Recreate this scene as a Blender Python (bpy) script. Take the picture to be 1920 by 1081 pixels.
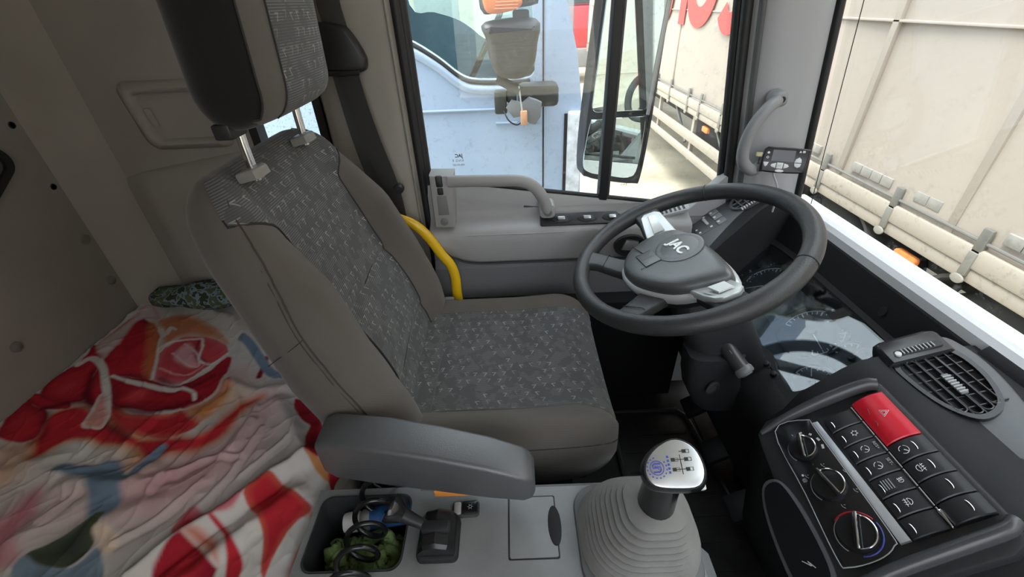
import bpy, bmesh, math, random
import numpy as np
from mathutils import Matrix, Vector
S = bpy.context.scene
for o in list(bpy.data.objects):
    bpy.data.objects.remove(o, do_unlink=True)
C = S.collection
random.seed(7)
RNG = np.random.default_rng(7)

# ------------------------------------------------------------------ camera
# world axes: X = towards the windscreen, Y = towards the driver's door, Z = up; origin = the lens
cam_d = bpy.data.cameras.new('camera'); cam = bpy.data.objects.new('camera', cam_d); C.objects.link(cam)
cam_d.sensor_width = 36.0; cam_d.lens = 808.5 / 1920 * 36.0
cam_d.clip_start = 0.01; cam_d.clip_end = 300
Mx = [[0.99916752, -0.0399667, -0.00818119], [-0.0153982, -0.55518087, 0.83158709], [-0.03777783, -0.83076884, -0.55533411]]
cam.matrix_world = Matrix([[r[0], -r[1], -r[2], 0] for r in Mx] + [[0, 0, 0, 1]])
S.camera = cam
# ------------------------------------------------------------------ sky, sun, exposure
W = bpy.data.worlds.new('sky'); S.world = W; W.use_nodes = True
nt = W.node_tree; nt.nodes.clear()
wo = nt.nodes.new('ShaderNodeOutputWorld'); wb = nt.nodes.new('ShaderNodeBackground')
tc = nt.nodes.new('ShaderNodeTexCoord'); sx = nt.nodes.new('ShaderNodeSeparateXYZ'); cr_ = nt.nodes.new('ShaderNodeValToRGB')
nt.links.new(tc.outputs['Generated'], sx.inputs[0]); nt.links.new(sx.outputs['Z'], cr_.inputs[0])
cr_.color_ramp.elements[0].position = 0.0; cr_.color_ramp.elements[0].color = (.70, .74, .77, 1)
cr_.color_ramp.elements[1].position = 1.0; cr_.color_ramp.elements[1].color = (1.16, 1.26, 1.40, 1)
nt.links.new(cr_.outputs[0], wb.inputs[0]); nt.links.new(wb.outputs[0], wo.inputs[0])
wb.inputs[1].default_value = 1.35
sun_d = bpy.data.lights.new('sun', 'SUN'); sun = bpy.data.objects.new('sun', sun_d); C.objects.link(sun)
sun_d.energy = 2.2; sun_d.angle = math.radians(25); sun_d.color = (1, .96, .88)
sun.rotation_euler = Vector((.36, .12, -1.0)).to_track_quat('-Z', 'Y').to_euler()
S.view_settings.view_transform = 'Standard'; S.view_settings.look = 'None'
S.view_settings.gamma = 1; S.view_settings.use_curve_mapping = False
S.view_settings.exposure = 1.58

# ------------------------------------------------------------------ materials
MATS = {}
def pm(name, col, rough=.5, metal=0, spec=.5, bump=0, bscale=400, coat=0, var=0, vscale=6, trans=0, emit=None):
    if name in MATS: return MATS[name]
    m = bpy.data.materials.new(name); m.use_nodes = True; t = m.node_tree; b = t.nodes['Principled BSDF']
    b.inputs['Base Color'].default_value = (*col, 1); b.inputs['Roughness'].default_value = rough
    b.inputs['Metallic'].default_value = metal; b.inputs['Specular IOR Level'].default_value = spec
    b.inputs['Coat Weight'].default_value = coat; b.inputs['Transmission Weight'].default_value = trans
    if bump or var:
        co = t.nodes.new('ShaderNodeTexCoord')
    if bump:
        n = t.nodes.new('ShaderNodeTexNoise'); n.inputs['Scale'].default_value = bscale; n.inputs['Detail'].default_value = 2
        t.links.new(co.outputs['Object'], n.inputs['Vector'])
        bp = t.nodes.new('ShaderNodeBump'); bp.inputs['Strength'].default_value = bump; bp.inputs['Distance'].default_value = .001
        t.links.new(n.outputs['Fac'], bp.inputs['Height']); t.links.new(bp.outputs[0], b.inputs['Normal'])
    if var:
        n2 = t.nodes.new('ShaderNodeTexNoise'); n2.inputs['Scale'].default_value = vscale; n2.inputs['Detail'].default_value = 6
        t.links.new(co.outputs['Object'], n2.inputs['Vector'])
        r = t.nodes.new('ShaderNodeValToRGB'); e = r.color_ramp.elements
        e[0].position = .3; e[1].position = .7
        e[0].color = (*[c * (1 - var) for c in col], 1); e[1].color = (*[min(1, c * (1 + var)) for c in col], 1)
        t.links.new(n2.outputs['Fac'], r.inputs[0]); t.links.new(r.outputs[0], b.inputs['Base Color'])
    if emit:
        b.inputs['Emission Color'].default_value = (*col, 1); b.inputs['Emission Strength'].default_value = emit
    MATS[name] = m; return m
def glass(name, tint=(.93, .97, .955), dirt=0, dscale=30, ior=1.45, zlo=None, zhi=None):
    m = bpy.data.materials.new(name); m.use_nodes = True; t = m.node_tree; t.nodes.clear()
    out = t.nodes.new('ShaderNodeOutputMaterial'); tr = t.nodes.new('ShaderNodeBsdfTransparent'); gl = t.nodes.new('ShaderNodeBsdfGlossy')
    tr.inputs[0].default_value = (*tint, 1); gl.inputs['Roughness'].default_value = .0
    lw = t.nodes.new('ShaderNodeLayerWeight'); lw.inputs[0].default_value = .5          # Schlick reflectance of a thin pane
    pw = t.nodes.new('ShaderNodeMath'); pw.operation = 'POWER'; pw.inputs[1].default_value = 5; t.links.new(lw.outputs['Facing'], pw.inputs[0])
    fr = t.nodes.new('ShaderNodeMath'); fr.operation = 'MULTIPLY_ADD'; f0 = ((ior - 1) / (ior + 1)) ** 2
    fr.inputs[1].default_value = 1 - f0; fr.inputs[2].default_value = f0; t.links.new(pw.outputs[0], fr.inputs[0])
    mx = t.nodes.new('ShaderNodeMixShader'); t.links.new(fr.outputs[0], mx.inputs[0]); t.links.new(tr.outputs[0], mx.inputs[1]); t.links.new(gl.outputs[0], mx.inputs[2])
    last = mx.outputs[0]
    if dirt:
        co = t.nodes.new('ShaderNodeTexCoord'); n = t.nodes.new('ShaderNodeTexNoise'); n.inputs['Scale'].default_value = dscale; n.inputs['Detail'].default_value = 5; n.inputs['Roughness'].default_value = .7
        t.links.new(co.outputs['Object'], n.inputs['Vector'])
        r = t.nodes.new('ShaderNodeValToRGB'); r.color_ramp.elements[0].position = .56; r.color_ramp.elements[1].position = .74
        t.links.new(n.outputs['Fac'], r.inputs[0])
        mu = t.nodes.new('ShaderNodeMath'); mu.operation = 'MULTIPLY'; t.links.new(r.outputs[0], mu.inputs[0]); mu.inputs[1].default_value = dirt
        if zlo is not None:      # dirt collects along the lower edge of the pane
            s = t.nodes.new('ShaderNodeSeparateXYZ'); t.links.new(co.outputs['Object'], s.inputs[0])
            mr = t.nodes.new('ShaderNodeMapRange'); mr.inputs['From Min'].default_value = zhi; mr.inputs['From Max'].default_value = zlo
            mr.inputs['To Min'].default_value = .12; mr.inputs['To Max'].default_value = 1
            t.links.new(s.outputs['Z'], mr.inputs['Value'])
            m2 = t.nodes.new('ShaderNodeMath'); m2.operation = 'MULTIPLY'; t.links.new(mu.outputs[0], m2.inputs[0]); t.links.new(mr.outputs[0], m2.inputs[1]); mu = m2
        df = t.nodes.new('ShaderNodeBsdfDiffuse'); df.inputs[0].default_value = (.62, .60, .55, 1)
        m3 = t.nodes.new('ShaderNodeMixShader'); t.links.new(mu.outputs[0], m3.inputs[0]); t.links.new(last, m3.inputs[1]); t.links.new(df.outputs[0], m3.inputs[2]); last = m3.outputs[0]
    t.links.new(last, out.inputs[0]); MATS[name] = m; return m

# ------------------------------------------------------------------ mesh helpers
def link(name, me, mat, parent=None, smooth=40):
    o = bpy.data.objects.new(name, me); C.objects.link(o)
    if mat is not None:
        for mm in (mat if isinstance(mat, (list, tuple)) else [mat]): me.materials.append(mm)
    if smooth:
        me.polygons.foreach_set('use_smooth', [True] * len(me.polygons))
        if smooth < 180: me.set_sharp_from_angle(angle=math.radians(smooth))
    if parent is not None: o.parent = parent
    return o
def tag(o, label=None, cat=None, group=None, kind=None):
    if label: o['label'] = label
    if cat: o['category'] = cat
    if group: o['group'] = group
    if kind: o['kind'] = kind
    return o
def thing(name, label, cat, loc=(0, 0, 0), rot=(0, 0, 0), group=None, kind=None, parent=None):
    o = bpy.data.objects.new(name, None); C.objects.link(o); o.location = loc; o.rotation_euler = rot
    o.empty_display_size = .05
    if parent is not None: o.parent = parent
    return tag(o, label, cat, group, kind)
class MB:
    """collects shapes into ONE mesh"""
    def __init__(s): s.v = []; s.f = []
    def add(s, v, f):
        n = len(s.v); s.v += [tuple(p) for p in v]; s.f += [tuple(i + n for i in q) for q in f]; return s
    def box(s, lo, hi, r=0, seg=2, M=None):
        bm = bmesh.new(); bmesh.ops.create_cube(bm, size=1)
        for v in bm.verts: v.co = Vector([lo[i] + (v.co[i] + .5) * (hi[i] - lo[i]) for i in range(3)])
        if r: bmesh.ops.bevel(bm, geom=bm.edges[:], offset=r, segments=seg, profile=.5, affect='EDGES')
        if M is not None: bm.transform(M)
        bm.verts.index_update(); s.add([v.co[:] for v in bm.verts], [[v.index for v in f.verts] for f in bm.faces]); bm.free(); return s
    def loft(s, rings, closed=True, cap0=True, cap1=True, flip=False):
        n = len(rings[0]); v = [p for r in rings for p in r]; f = []
        for i in range(len(rings) - 1):
            for j in range(n if closed else n - 1):
                a = i * n + j; b = i * n + (j + 1) % n
                f.append((a, b, b + n, a + n))
        if closed and cap0: f.append(tuple(range(n - 1, -1, -1)))
        if closed and cap1: f.append(tuple((len(rings) - 1) * n + j for j in range(n)))
        if flip: f = [q[::-1] for q in f]
        return s.add(v, f)
    def tube(s, pts, r, n=10, cap=True, ell=None, up=None):
        P = [Vector(p) for p in pts]; R = r if isinstance(r, (list, tuple)) else [r] * len(P)
        T = []
        for i in range(len(P)):
            d = P[min(i + 1, len(P) - 1)] - P[max(i - 1, 0)]; T.append(d.normalized())
        u = Vector(up) if up else (Vector((0, 0, 1)) if abs(T[0].z) < .9 else Vector((1, 0, 0)))
        rings = []
        for i in range(len(P)):
            u = (u - T[i] * u.dot(T[i])).normalized(); w = T[i].cross(u)
            e = ell or 1
            rings.append([P[i] + u * math.cos(2 * math.pi * k / n) * R[i] + w * math.sin(2 * math.pi * k / n) * R[i] * e for k in range(n)])
        return s.loft(rings, cap0=cap, cap1=cap)
    def lathe(s, prof, n=24, M=None, cap=True):
        rings = [[Vector((r * math.cos(2 * math.pi * k / n), r * math.sin(2 * math.pi * k / n), z)) for k in range(n)] for r, z in prof]
        if M is not None: rings = [[M @ p for p in r] for r in rings]
        return s.loft(rings, cap0=cap, cap1=cap)
    def prism(s, poly, z0, z1, bev=0, M=None, seg=2):
        poly = [Vector((p[0], p[1])) for p in poly]
        a = sum(poly[i].x * poly[(i + 1) % len(poly)].y - poly[(i + 1) % len(poly)].x * poly[i].y for i in range(len(poly)))
        if a < 0: poly = poly[::-1]
        def off(d):
            out = []
            for i in range(len(poly)):
                p, q, r = poly[i - 1], poly[i], poly[(i + 1) % len(poly)]
                e1 = (q - p).normalized(); e2 = (r - q).normalized(); n1 = Vector((-e1.y, e1.x)); n2 = Vector((-e2.y, e2.x))
                b = n1 + n2; b = b.normalized() if b.length > 1e-6 else n1
                out.append(q + b * d / max(.35, b.dot(n1)))
            return out
        rings = [[(p.x, p.y, z0) for p in poly]]
        if bev:
            for k in range(seg + 1):
                an = math.pi / 2 * k / seg
                rings.append([(p.x, p.y, z1 - bev + bev * math.sin(an)) for p in off(bev * (1 - math.cos(an)))])
        else: rings.append([(p.x, p.y, z1) for p in poly])
        if M is not None: rings = [[M @ Vector(p) for p in r] for r in rings]
        return s.loft(rings)
    def ball(s, c, rad, n=16, m=10, M=None):
        rings = []
        for i in range(1, m):
            a = math.pi * i / m
            rings.append([Vector((c[0] + rad[0] * math.sin(a) * math.cos(2 * math.pi * k / n), c[1] + rad[1] * math.sin(a) * math.sin(2 * math.pi * k / n), c[2] - rad[2] * math.cos(a))) for k in range(n)])
        if M is not None: rings = [[M @ p for p in r] for r in rings]
        return s.loft(rings)
    def mesh(s, name):
        me = bpy.data.meshes.new(name); me.from_pydata([tuple(p) for p in s.v], [], s.f); me.validate(); me.update(); return me
    def build(s, name, mat, parent=None, smooth=40): return link(name, s.mesh(name), mat, parent, smooth)
def cr(pts, k=8, closed=False):
    """Catmull-Rom through pts"""
    P = [np.array(p, float) for p in pts]; n = len(P); out = []
    rng = range(n) if closed else range(n - 1)
    for i in rng:
        p1, p2 = P[i], P[(i + 1) % n]
        p0 = P[i - 1] if (closed or i > 0) else 2 * p1 - p2
        p3 = P[(i + 2) % n] if (closed or i + 2 < n) else 2 * p2 - p1
        for j in range(k):
            t = j / k
            out.append(.5 * (2 * p1 + (p2 - p0) * t + (2 * p0 - 5 * p1 + 4 * p2 - p3) * t * t + (-p0 + 3 * p1 - 3 * p2 + p3) * t ** 3))
    if not closed: out.append(P[-1])
    return [tuple(p) for p in out]
def rrect(x0, y0, x1, y1, r, k=5):
    out = []
    for cx, cy, a0 in ((x1 - r, y1 - r, 0), (x0 + r, y1 - r, 90), (x0 + r, y0 + r, 180), (x1 - r, y0 + r, 270)):
        for i in range(k + 1):
            a = math.radians(a0 + 90 * i / k); out.append((cx + r * math.cos(a), cy + r * math.sin(a)))
    return out
def ellipse(cx, cy, a, b, n=28, rot=0):
    return [(cx + a * math.cos(t) * math.cos(rot) - b * math.sin(t) * math.sin(rot), cy + a * math.cos(t) * math.sin(rot) + b * math.sin(t) * math.cos(rot)) for t in [2 * math.pi * i / n for i in range(n)]]
def ring(outer, inner, z0, z1, M=None):
    """frame between two loops with the same count, extruded z0..z1"""
    mb = MB(); n = len(outer)
    L = [[(p[0], p[1], z0) for p in outer], [(p[0], p[1], z1) for p in outer], [(p[0], p[1], z1) for p in inner], [(p[0], p[1], z0) for p in inner]]
    if M is not None: L = [[M @ Vector(p) for p in r] for r in L]
    mb.loft(L + [L[0]], cap0=False, cap1=False); return mb
DG = None
def text(body, size, mat, parent, M, name='lettering', extrude=.0004, bold=0, align='CENTER', shear=0):
    cu = bpy.data.curves.new('t', 'FONT'); cu.body = body; cu.size = size; cu.extrude = extrude; cu.offset = bold
    cu.align_x = align; cu.align_y = 'CENTER'; cu.resolution_u = 4; cu.shear = shear
    o = bpy.data.objects.new('t', cu); C.objects.link(o)
    bpy.context.view_layer.update()
    me = bpy.data.meshes.new_from_object(o.evaluated_get(bpy.context.evaluated_depsgraph_get()))
    bpy.data.objects.remove(o, do_unlink=True); bpy.data.curves.remove(cu)
    me.transform(M); me.name = name; me.materials.clear()
    return link(name, me, mat, parent, smooth=0)
def basis(o, ex, ey, ez):
    return Matrix([[ex[i], ey[i], ez[i], o[i]] for i in range(3)] + [[0, 0, 0, 1]])
def flat(polys, depth, M, mat, name, parent=None, bevel=0, smooth=40):
    """polygon with holes (2D curve fill) extruded +-depth"""
    cu = bpy.data.curves.new('t', 'CURVE'); cu.dimensions = '2D'; cu.fill_mode = 'BOTH'; cu.extrude = depth; cu.bevel_depth = bevel; cu.bevel_resolution = 1
    for P in polys:
        s = cu.splines.new('POLY'); s.points.add(len(P) - 1); s.use_cyclic_u = True
        for q, p in zip(s.points, P): q.co = (p[0], p[1], 0, 1)
    o = bpy.data.objects.new('t', cu); C.objects.link(o); bpy.context.view_layer.update()
    me = bpy.data.meshes.new_from_object(o.evaluated_get(bpy.context.evaluated_depsgraph_get()))
    bpy.data.objects.remove(o, do_unlink=True); bpy.data.curves.remove(cu)
    me.transform(M); me.name = name; me.materials.clear()
    bm = bmesh.new(); bm.from_mesh(me); bmesh.ops.remove_doubles(bm, verts=bm.verts[:], dist=1e-5); bmesh.ops.recalc_face_normals(bm, faces=bm.faces[:]); bm.to_mesh(me); bm.free()
    return link(name, me, mat, parent, smooth)
VX, VY, VZ = Vector((1, 0, 0)), Vector((0, 1, 0)), Vector((0, 0, 1))
def on_y(y): return basis((0, y, 0), VX, VZ, -VY)          # draw in X,Z; depth comes towards the cab
def on_x(x): return basis((x, 0, 0), VY, VZ, VX)           # draw in Y,Z; depth comes towards +X
def on_xm(x): return basis((x, 0, 0), -VY, VZ, -VX)        # draw in -Y,Z; depth comes towards -X
FLOOR = -1.15; GND = -2.2

black = pm('black_plastic', (.018, .018, .02), .42, bump=.15, bscale=900)
dash_m = pm('dash_charcoal', (.020, .0202, .0215), .6, spec=.22, bump=.25, bscale=700, var=.12, vscale=12)
rubber = pm('seal_rubber', (.014, .014, .015), .55)
wall_m = pm('headliner_grey', (.325, .305, .275), .85, bump=.35, bscale=500, var=.10, vscale=3, spec=.25)
doorg = pm('door_grey', (.33, .323, .32), .5, bump=.3, bscale=700, var=.05)
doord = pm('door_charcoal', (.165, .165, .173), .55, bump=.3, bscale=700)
pillar_m = pm('pillar_grey', (.385, .385, .395), .5, bump=.2, bscale=800)
chrome = pm('chrome', (.75, .75, .75), .16, metal=1)
carpet = pm('floor_rubber', (.008, .007, .006), .7, bump=.6, bscale=120, var=.5, vscale=9)

# ---- floor, ceiling and walls of the cab
tag(MB().box((-1.12, -.78, FLOOR - .03), (.78, 1.09, FLOOR)).build('floor', carpet, smooth=0), kind='structure')
tag(MB().box((-1.15, -.80, .56), (.66, 1.13, .60)).build('ceiling', pm('roof_lining', (.62, .60, .56), .9), smooth=0), kind='structure')
wr = tag(MB().box((-1.12, -.78, FLOOR), (-1.07, 1.005, .56), .004).build('wall_rear', wall_m), kind='structure')
tag(MB().box((-1.12, -.80, FLOOR), (-.30, -.76, .56)).build('wall_right', wall_m, smooth=0), kind='structure')
tag(MB().box((.745, -.78, FLOOR - .03), (.775, 1.1, -.46)).build('wall_front', dash_m, smooth=0), kind='structure')
bolt_m = pm('bolt_grey', (.17, .165, .15), .5)
for i, (y, z, hole) in enumerate(((.984, -.183, 1), (.987, -.322, 1), (.982, -.456, 0), (.978, -.576, 0), (.712, -.575, 0), (.40, -.575, 0), (.98, -.03, 1), (.98, .12, 1))):
    M = basis((-1.07, y, z), VY, VZ, VX)
    if hole:
        b = MB().lathe([(.0075, 0), (.007, .0012), (.005, .001), (.0045, -.004)], 16, M).build('screw_hole', rubber, wr)
    else:
        b = MB().lathe([(.012, 0), (.011, .0035), (.006, .0055), (.001, .006)], 16, M).build('screw_cap', bolt_m, wr)
# grab recess in the rear panel at the picture's left edge
g = thing('wall_grip', 'dark rounded grip with a grey rim on the rear wall at the left edge', 'grip', (-1.07, .885, -.245)); 
P = rrect(-.10, -.035, .045, .035, .03, 6); Pi = rrect(-.085, -.022, .03, .022, .02, 6)
Mg = basis((0, 0, 0), Vector((0, .85, .53)), Vector((0, -.53, .85)), VX)
ring(P, Pi, 0, .012, Mg).build('grip_rim', black, g); MB().prism(Pi, 0, .004, .001, Mg).build('grip_recess', pm('grip_grey', (.12, .12, .115), .6), g)

# driver's side wall behind the door, with the small rear quarter window
wl = tag(MB().box((-1.12, 1.07, FLOOR), (-.605, 1.10, .56)).box((-.605, 1.07, FLOOR), (-.435, 1.10, -.40)).box((-.605, 1.07, .02), (-.435, 1.10, .56)).box((-.435, 1.07, FLOOR), (-.235, 1.10, .56)).build('wall_left', wall_m, smooth=0), kind='structure')
# coved corner strip
cv = [[(-1.072, 1.003, z), (-1.066, 1.012, z), (-1.045, 1.02, z), (-1.01, 1.04, z), (-.985, 1.055, z), (-.965, 1.071, z)] for z in (FLOOR, -.2, .56)]
tag(MB().loft([[Vector(p) for p in r] + [Vector((-1.1, 1.09, r[0][2]))] for r in cv]).build('trim_1', wall_m), kind='structure')
# lower bulge of the side wall, with a slanting crease on top
rows = []
for i in range(25):
    x = -.985 + i * (.985 - .60) / 24; zt = -.345 + (x + 1.02) * .15; a = min(1, i / 5, (24 - i) / 4 + .15)
    rows.append([Vector((x, 1.073, zt + .012)), Vector((x, 1.073 - .012 * a, zt + .002)), Vector((x, 1.073 - .030 * a, zt - .018)), Vector((x, 1.073 - .034 * a, zt - .06)), Vector((x, 1.073 - .032 * a, -.50)), Vector((x, 1.073 - .03 * a, -.75)), Vector((x, 1.085, -.75)), Vector((x, 1.085, zt + .012))])
MB().loft(rows, flip=True).build('lower_panel', wall_m, wl, smooth=60)
# recessed panel with raised rim
RO = rrect(-.872, -.268, -.665, -.118, .028, 6); RM = rrect(-.855, -.255, -.68, -.133, .022, 6); RI = rrect(-.843, -.247, -.69, -.142, .016, 6); RP = rrect(-.838, -.243, -.695, -.146, .013, 6)
MY = on_y(1.07)
sk = lambda pts: [(x - .13 * (z + .19), z) for x, z in pts]      # the pocket leans a little
rim = MB(); rr = [[MY @ Vector((*p, h)) for p in sk(L)] for L, h in ((RO, -.012), (RO, .006), (RM, .018), (RI, .014), (RP, -.006))]
rim.loft(rr, cap0=False, cap1=True); rim.build('pocket_rim', wall_m, wl, smooth=60)
MB().prism(sk(rrect(-.838, -.215, -.822, -.175, .005)), 0, .006, .002, MY).build('pocket_latch', wall_m, wl)
# quarter window
w3 = ring(rrect(-.612, -.405, -.428, .025, .02, 5), rrect(-.592, -.385, -.447, .005, .015, 5), -.025, .012, on_y(1.07)).build('window_3', rubber); tag(w3, kind='structure')
MB().prism(rrect(-.594, -.387, -.445, .007, .015, 5), -.018, -.014, 0, on_y(1.07)).build('pane', glass('dusty_glass', dirt=.75, dscale=170), w3, smooth=0)

# B-pillar trim
prof = [(-.43, 1.071), (-.415, 1.045), (-.395, 1.036), (-.33, 1.03), (-.27, 1.03), (-.245, 1.036), (-.232, 1.05), (-.228, 1.075)]
bp_ = MB().loft([[Vector((x, y, z)) for x, y in prof] + [Vector((-.228, 1.1, z)), Vector((-.43, 1.1, z))] for z in (FLOOR, -.3, .56)], flip=True).build('trim_2', wall_m, smooth=60); tag(bp_, kind='structure')
MB().tube([(-.222, 1.055, z) for z in (FLOOR, -.4, .0, .55)], .011, 10).build('door_seal', rubber, bp_)
MB().tube([(-.2385, 1.037, z) for z in (FLOOR, -.4, .0, .55)], .0035, 8).build('edge_welt', pm('welt_grey', (.28, .27, .24), .6), bp_)

# A-pillar trim, light grey, between the door seal and the windscreen
def apil(z):
    t = (z + .41) / .39
    return [(.552 - .052 * t, 1.062), (.560 - .052 * t, 1.035), (.575 - .05 * t, 1.012), (.60 - .048 * t, 1.0), (.655 - .046 * t, .992), (.686 - .046 * t, .992), (.695 - .046 * t, 1.0), (.70 - .046 * t, 1.06)]
ap = MB().loft([[Vector((x, y, z)) for x, y in apil(z)] for z in (-.52, -.3, 0, .3, .57)], flip=True).build('trim_3', pillar_m, smooth=50); tag(ap, kind='structure')
MB().tube([(.698 - .118 * (z + .41), .994, z) for z in (-.47, -.3, 0, .3, .56)], .0085, 10).build('windscreen_seal', rubber, ap)
MB().tube([(.550 - .134 * (z + .41), 1.05, z) for z in (-.50, -.3, 0, .3, .56)], .012, 10).build('door_seal', rubber, ap)
MB().tube([(.570 - .134 * (z + .41), 1.025, z) for z in (-.50, -.3, 0, .3, .56)], .008, 10).build('seal_lip', pm('seal_grey', (.09, .09, .092), .6), ap)
# passenger-side pillar and the roof header
app = MB().loft([[Vector((x, -.78 + (1.062 - y) * 1.0, z)) for x, y in apil(z)] for z in (-.52, 0, .57)]).build('trim_4', pillar_m, smooth=50); tag(app, kind='structure')
tag(MB().box((.56, -.78, .46), (.66, 1.08, .57), .02).build('trim_5', pillar_m), kind='structure')
tag(MB().box((-.24, 1.05, .43), (.56, 1.11, .57), .01).build('trim_6', wall_m), kind='structure')
# unseen passenger door, lower half added to darken the footwell, no glass above
d2 = tag(MB().box((-.30, -.80, -1.2), (.62, -.765, -.50), .01).build('door_2', doorg), kind='structure')
# windscreen
gw = glass('windscreen_glass', (.955, .975, .965), dirt=.5, dscale=55, zlo=-.44, zhi=-.25)
Mw = basis((.700 + .012, 0, -.43), VY, Vector((-.118, 0, .993)), Vector((.993, 0, .118)))
w1 = tag(MB().prism([(-.74, -.02), (.99, -.02), (.97, .95), (-.72, .95)], 0, .005, 0, Mw).build('window_1', gw, smooth=0), kind='structure')

MB().tube([Mw @ Vector((y, z, -.0006)) for y, z in ((.955, .0), (.945, .45), (.935, .93))], .0009, 5).build('heating_wire', rubber, w1)
# ---- driver's door
d1 = thing('door_1', None, None, kind='structure')
sill = lambda x: -.386 - .148 * (x + .147)
xs = [-.214, -.205, -.19, -.165, -.13, -.09, -.04, .03, .12, .22, .34, .40, .455]
rings = []
for x in xs:
    zb = -.574 + (0 if x > -.10 else .085 * ((-.10 - x) / .115) ** 2.2)
    s = sill(x)
    pr = [(1.072, s + .004), (1.060, s + .004), (1.053, s - .006), (1.047, s - .03), (1.046, -.448), (1.042, -.466), (1.028, -.476), (1.008, -.482), (.997, -.487), (.991, -.496), (.989, -.515), (.989, -.56), (.994, -.574), (1.035, -.582), (1.072, -.582)]
    rings.append([Vector((x, y, max(z, zb - .008 * (y > 1.0)))) for y, z in pr])
MB().loft(rings).build('upper_panel', doorg, d1, smooth=50)
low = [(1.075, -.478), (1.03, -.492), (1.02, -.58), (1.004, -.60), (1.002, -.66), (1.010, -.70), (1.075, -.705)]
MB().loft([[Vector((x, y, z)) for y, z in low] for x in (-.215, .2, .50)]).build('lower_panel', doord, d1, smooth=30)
MB().tube(cr([(-.213, 1.015, -.485), (-.20, .998, -.505), (-.165, .992, -.550), (-.115, .989, -.574), (0, .989, -.5775), (.3, .989, -.5775), (.45, .989, -.5775)], 6), .0028, 6).build('panel_groove', rubber, d1)
MB().tube([(-.12, .9905, -.4945), (.05, .9895, -.4945), (.13, .9895, -.4945)], .0016, 6).build('ledge_highlight', pm('highlight_grey', (.35, .35, .34), .4), d1)  # pale line painted in as the gloss highlight along the ledge edge
MB().loft([[Vector((x, y, z)) for y, z in ((1.075, -.703), (1.008, -.700), (.985, -.72), (.985, -.74), (1.0, -.78), (1.005, -1.12), (1.075, -1.12))] for x in (-.215, .2, .50)]).build('shaded_door_base', pm('footwell_shade_black', (.010, .010, .011), .7, spec=.2), d1, smooth=30)  # lower door coloured near-black to carry the footwell's shade
# window frame: rubber run channels, divider bar, outer skin
MB().tube([(-.212, 1.066, z) for z in (-.40, -.2, 0, .45)], .0125, 10).build('run_channel', rubber, d1)
MB().tube([(-.19 + i * .1, 1.068, sill(-.19 + i * .1) + .008) for i in range(8)], .0055, 8).build('sill_seal', rubber, d1)
MB().box((.2255, 1.058, -.445), (.2475, 1.092, .45), .003).build('divider_bar', rubber, d1)
MB().box((.2485, 1.064, -.445), (.2535, 1.085, .45), .001).build('divider_lip', pm('seal_grey2', (.07, .07, .07), .5), d1)
MB().tube([(.542 - .134 * (z + .41), 1.072, z) for z in (-.47, -.2, .1, .45)], .012, 10).build('front_channel', rubber, d1)
white = pm('white_paint', (.78, .79, .78), .3, coat=.4)
flat([[(-.23, -1.3), (.60, -1.3), (.60, -.49), (.52, sill(.52) - .01), (-.23, sill(-.23) - .01)]], .008, on_y(1.105), white, 'outer_skin', d1)
flat([[(.57, -.50), (.60, -.50), (.515, .5), (.48, .5)]], .006, on_y(1.10), white, 'outer_pillar', d1)
# mirror-mount corner cover
MB().prism([(.44, -.49), (.565, -.50), (.553, -.375), (.535, -.385)], 0, .03, .006, on_y(1.07)).build('corner_cover', pillar_m, d1)
MB().lathe([(.012, 0), (.011, .002), (.004, .003)], 16, basis((.515, 1.04, -.415), VX, VZ, -VY)).build('cover_cap', doorg, d1)
w2 = thing('window_2', None, None, kind='structure')
gs = glass('side_glass', (.95, .975, .965), dirt=.16, dscale=60)
MB().prism([(-.215, sill(-.215) - .02), (.236, sill(.236) - .02), (.236, .46), (-.215, .46)], 0, .004, 0, on_y(1.08)).build('pane', gs, w2, smooth=0)
MB().prism([(.236, sill(.236) - .02), (.55, sill(.55) - .02), (.43, .46), (.236, .46)], 0, .004, 0, on_y(1.08)).build('pane', gs, w2, smooth=0)
etch = pm('etched_mark', (.05, .05, .06), .6)
# makers' marks etched on the glass read mirrored from inside
Me = lambda x, z: basis((x, 1.0755, z), -VX, VZ, VY)
text('JAC', .0115, etch, w2, Me(-.128, -.3165), 'etched_mark', .0002, .0004)
text('E.N.G  E', .008, etch, w2, Me(-.131, -.328), 'etched_mark', .0002)
text('43R-001587', .0062, etch, w2, Me(-.13, -.339), 'etched_mark', .0002)
text('JAC', .010, etch, w2, Me(.291, -.397), 'etched_mark', .0002, .0003)
text('E.N.G', .007, etch, w2, Me(.291, -.408), 'etched_mark', .0002)
text('JAC', .016, etch, w1, basis((.7095, .935, -.405), VY, Vector((-.118, 0, .993)), Vector((.993, 0, .118))), 'etched_mark', .0002, .0004)
# pull handle
Mh = on_y(1.046)
ph = MB().prism([(-.196, -.470), (-.147, -.473), (-.137, -.338), (-.194, -.336)], 0, .054, .006, Mh).build('pull_handle', doorg, d1); ph['label'] = 'grey moulded pull handle'
hp = cr([(-.15, .995, -.352), (-.10, .992, -.352), (-.04, .992, -.354), (.02, .992, -.357), (.052, .994, -.372), (.073, .998, -.40), (.086, 1.006, -.435), (.089, 1.012, -.452)], 6)
MB().tube(hp, .0145, 12, ell=.8, up=(0, 0, 1)).build('grab_bar', doorg, ph, smooth=60)
MB().prism(rrect(.068, -.462, .108, -.425, .012), 0, .045, .006, Mh).build('bar_foot', doorg, ph)
MB().prism(rrect(-.179, -.364, -.163, -.337, .003), .05, .0570, .002, Mh).build('black_insert', black, ph)
MB().prism(rrect(-.178, -.384, -.164, -.366, .003), .05, .0560, .002, Mh).build('lock_button', rubber, ph)
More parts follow.
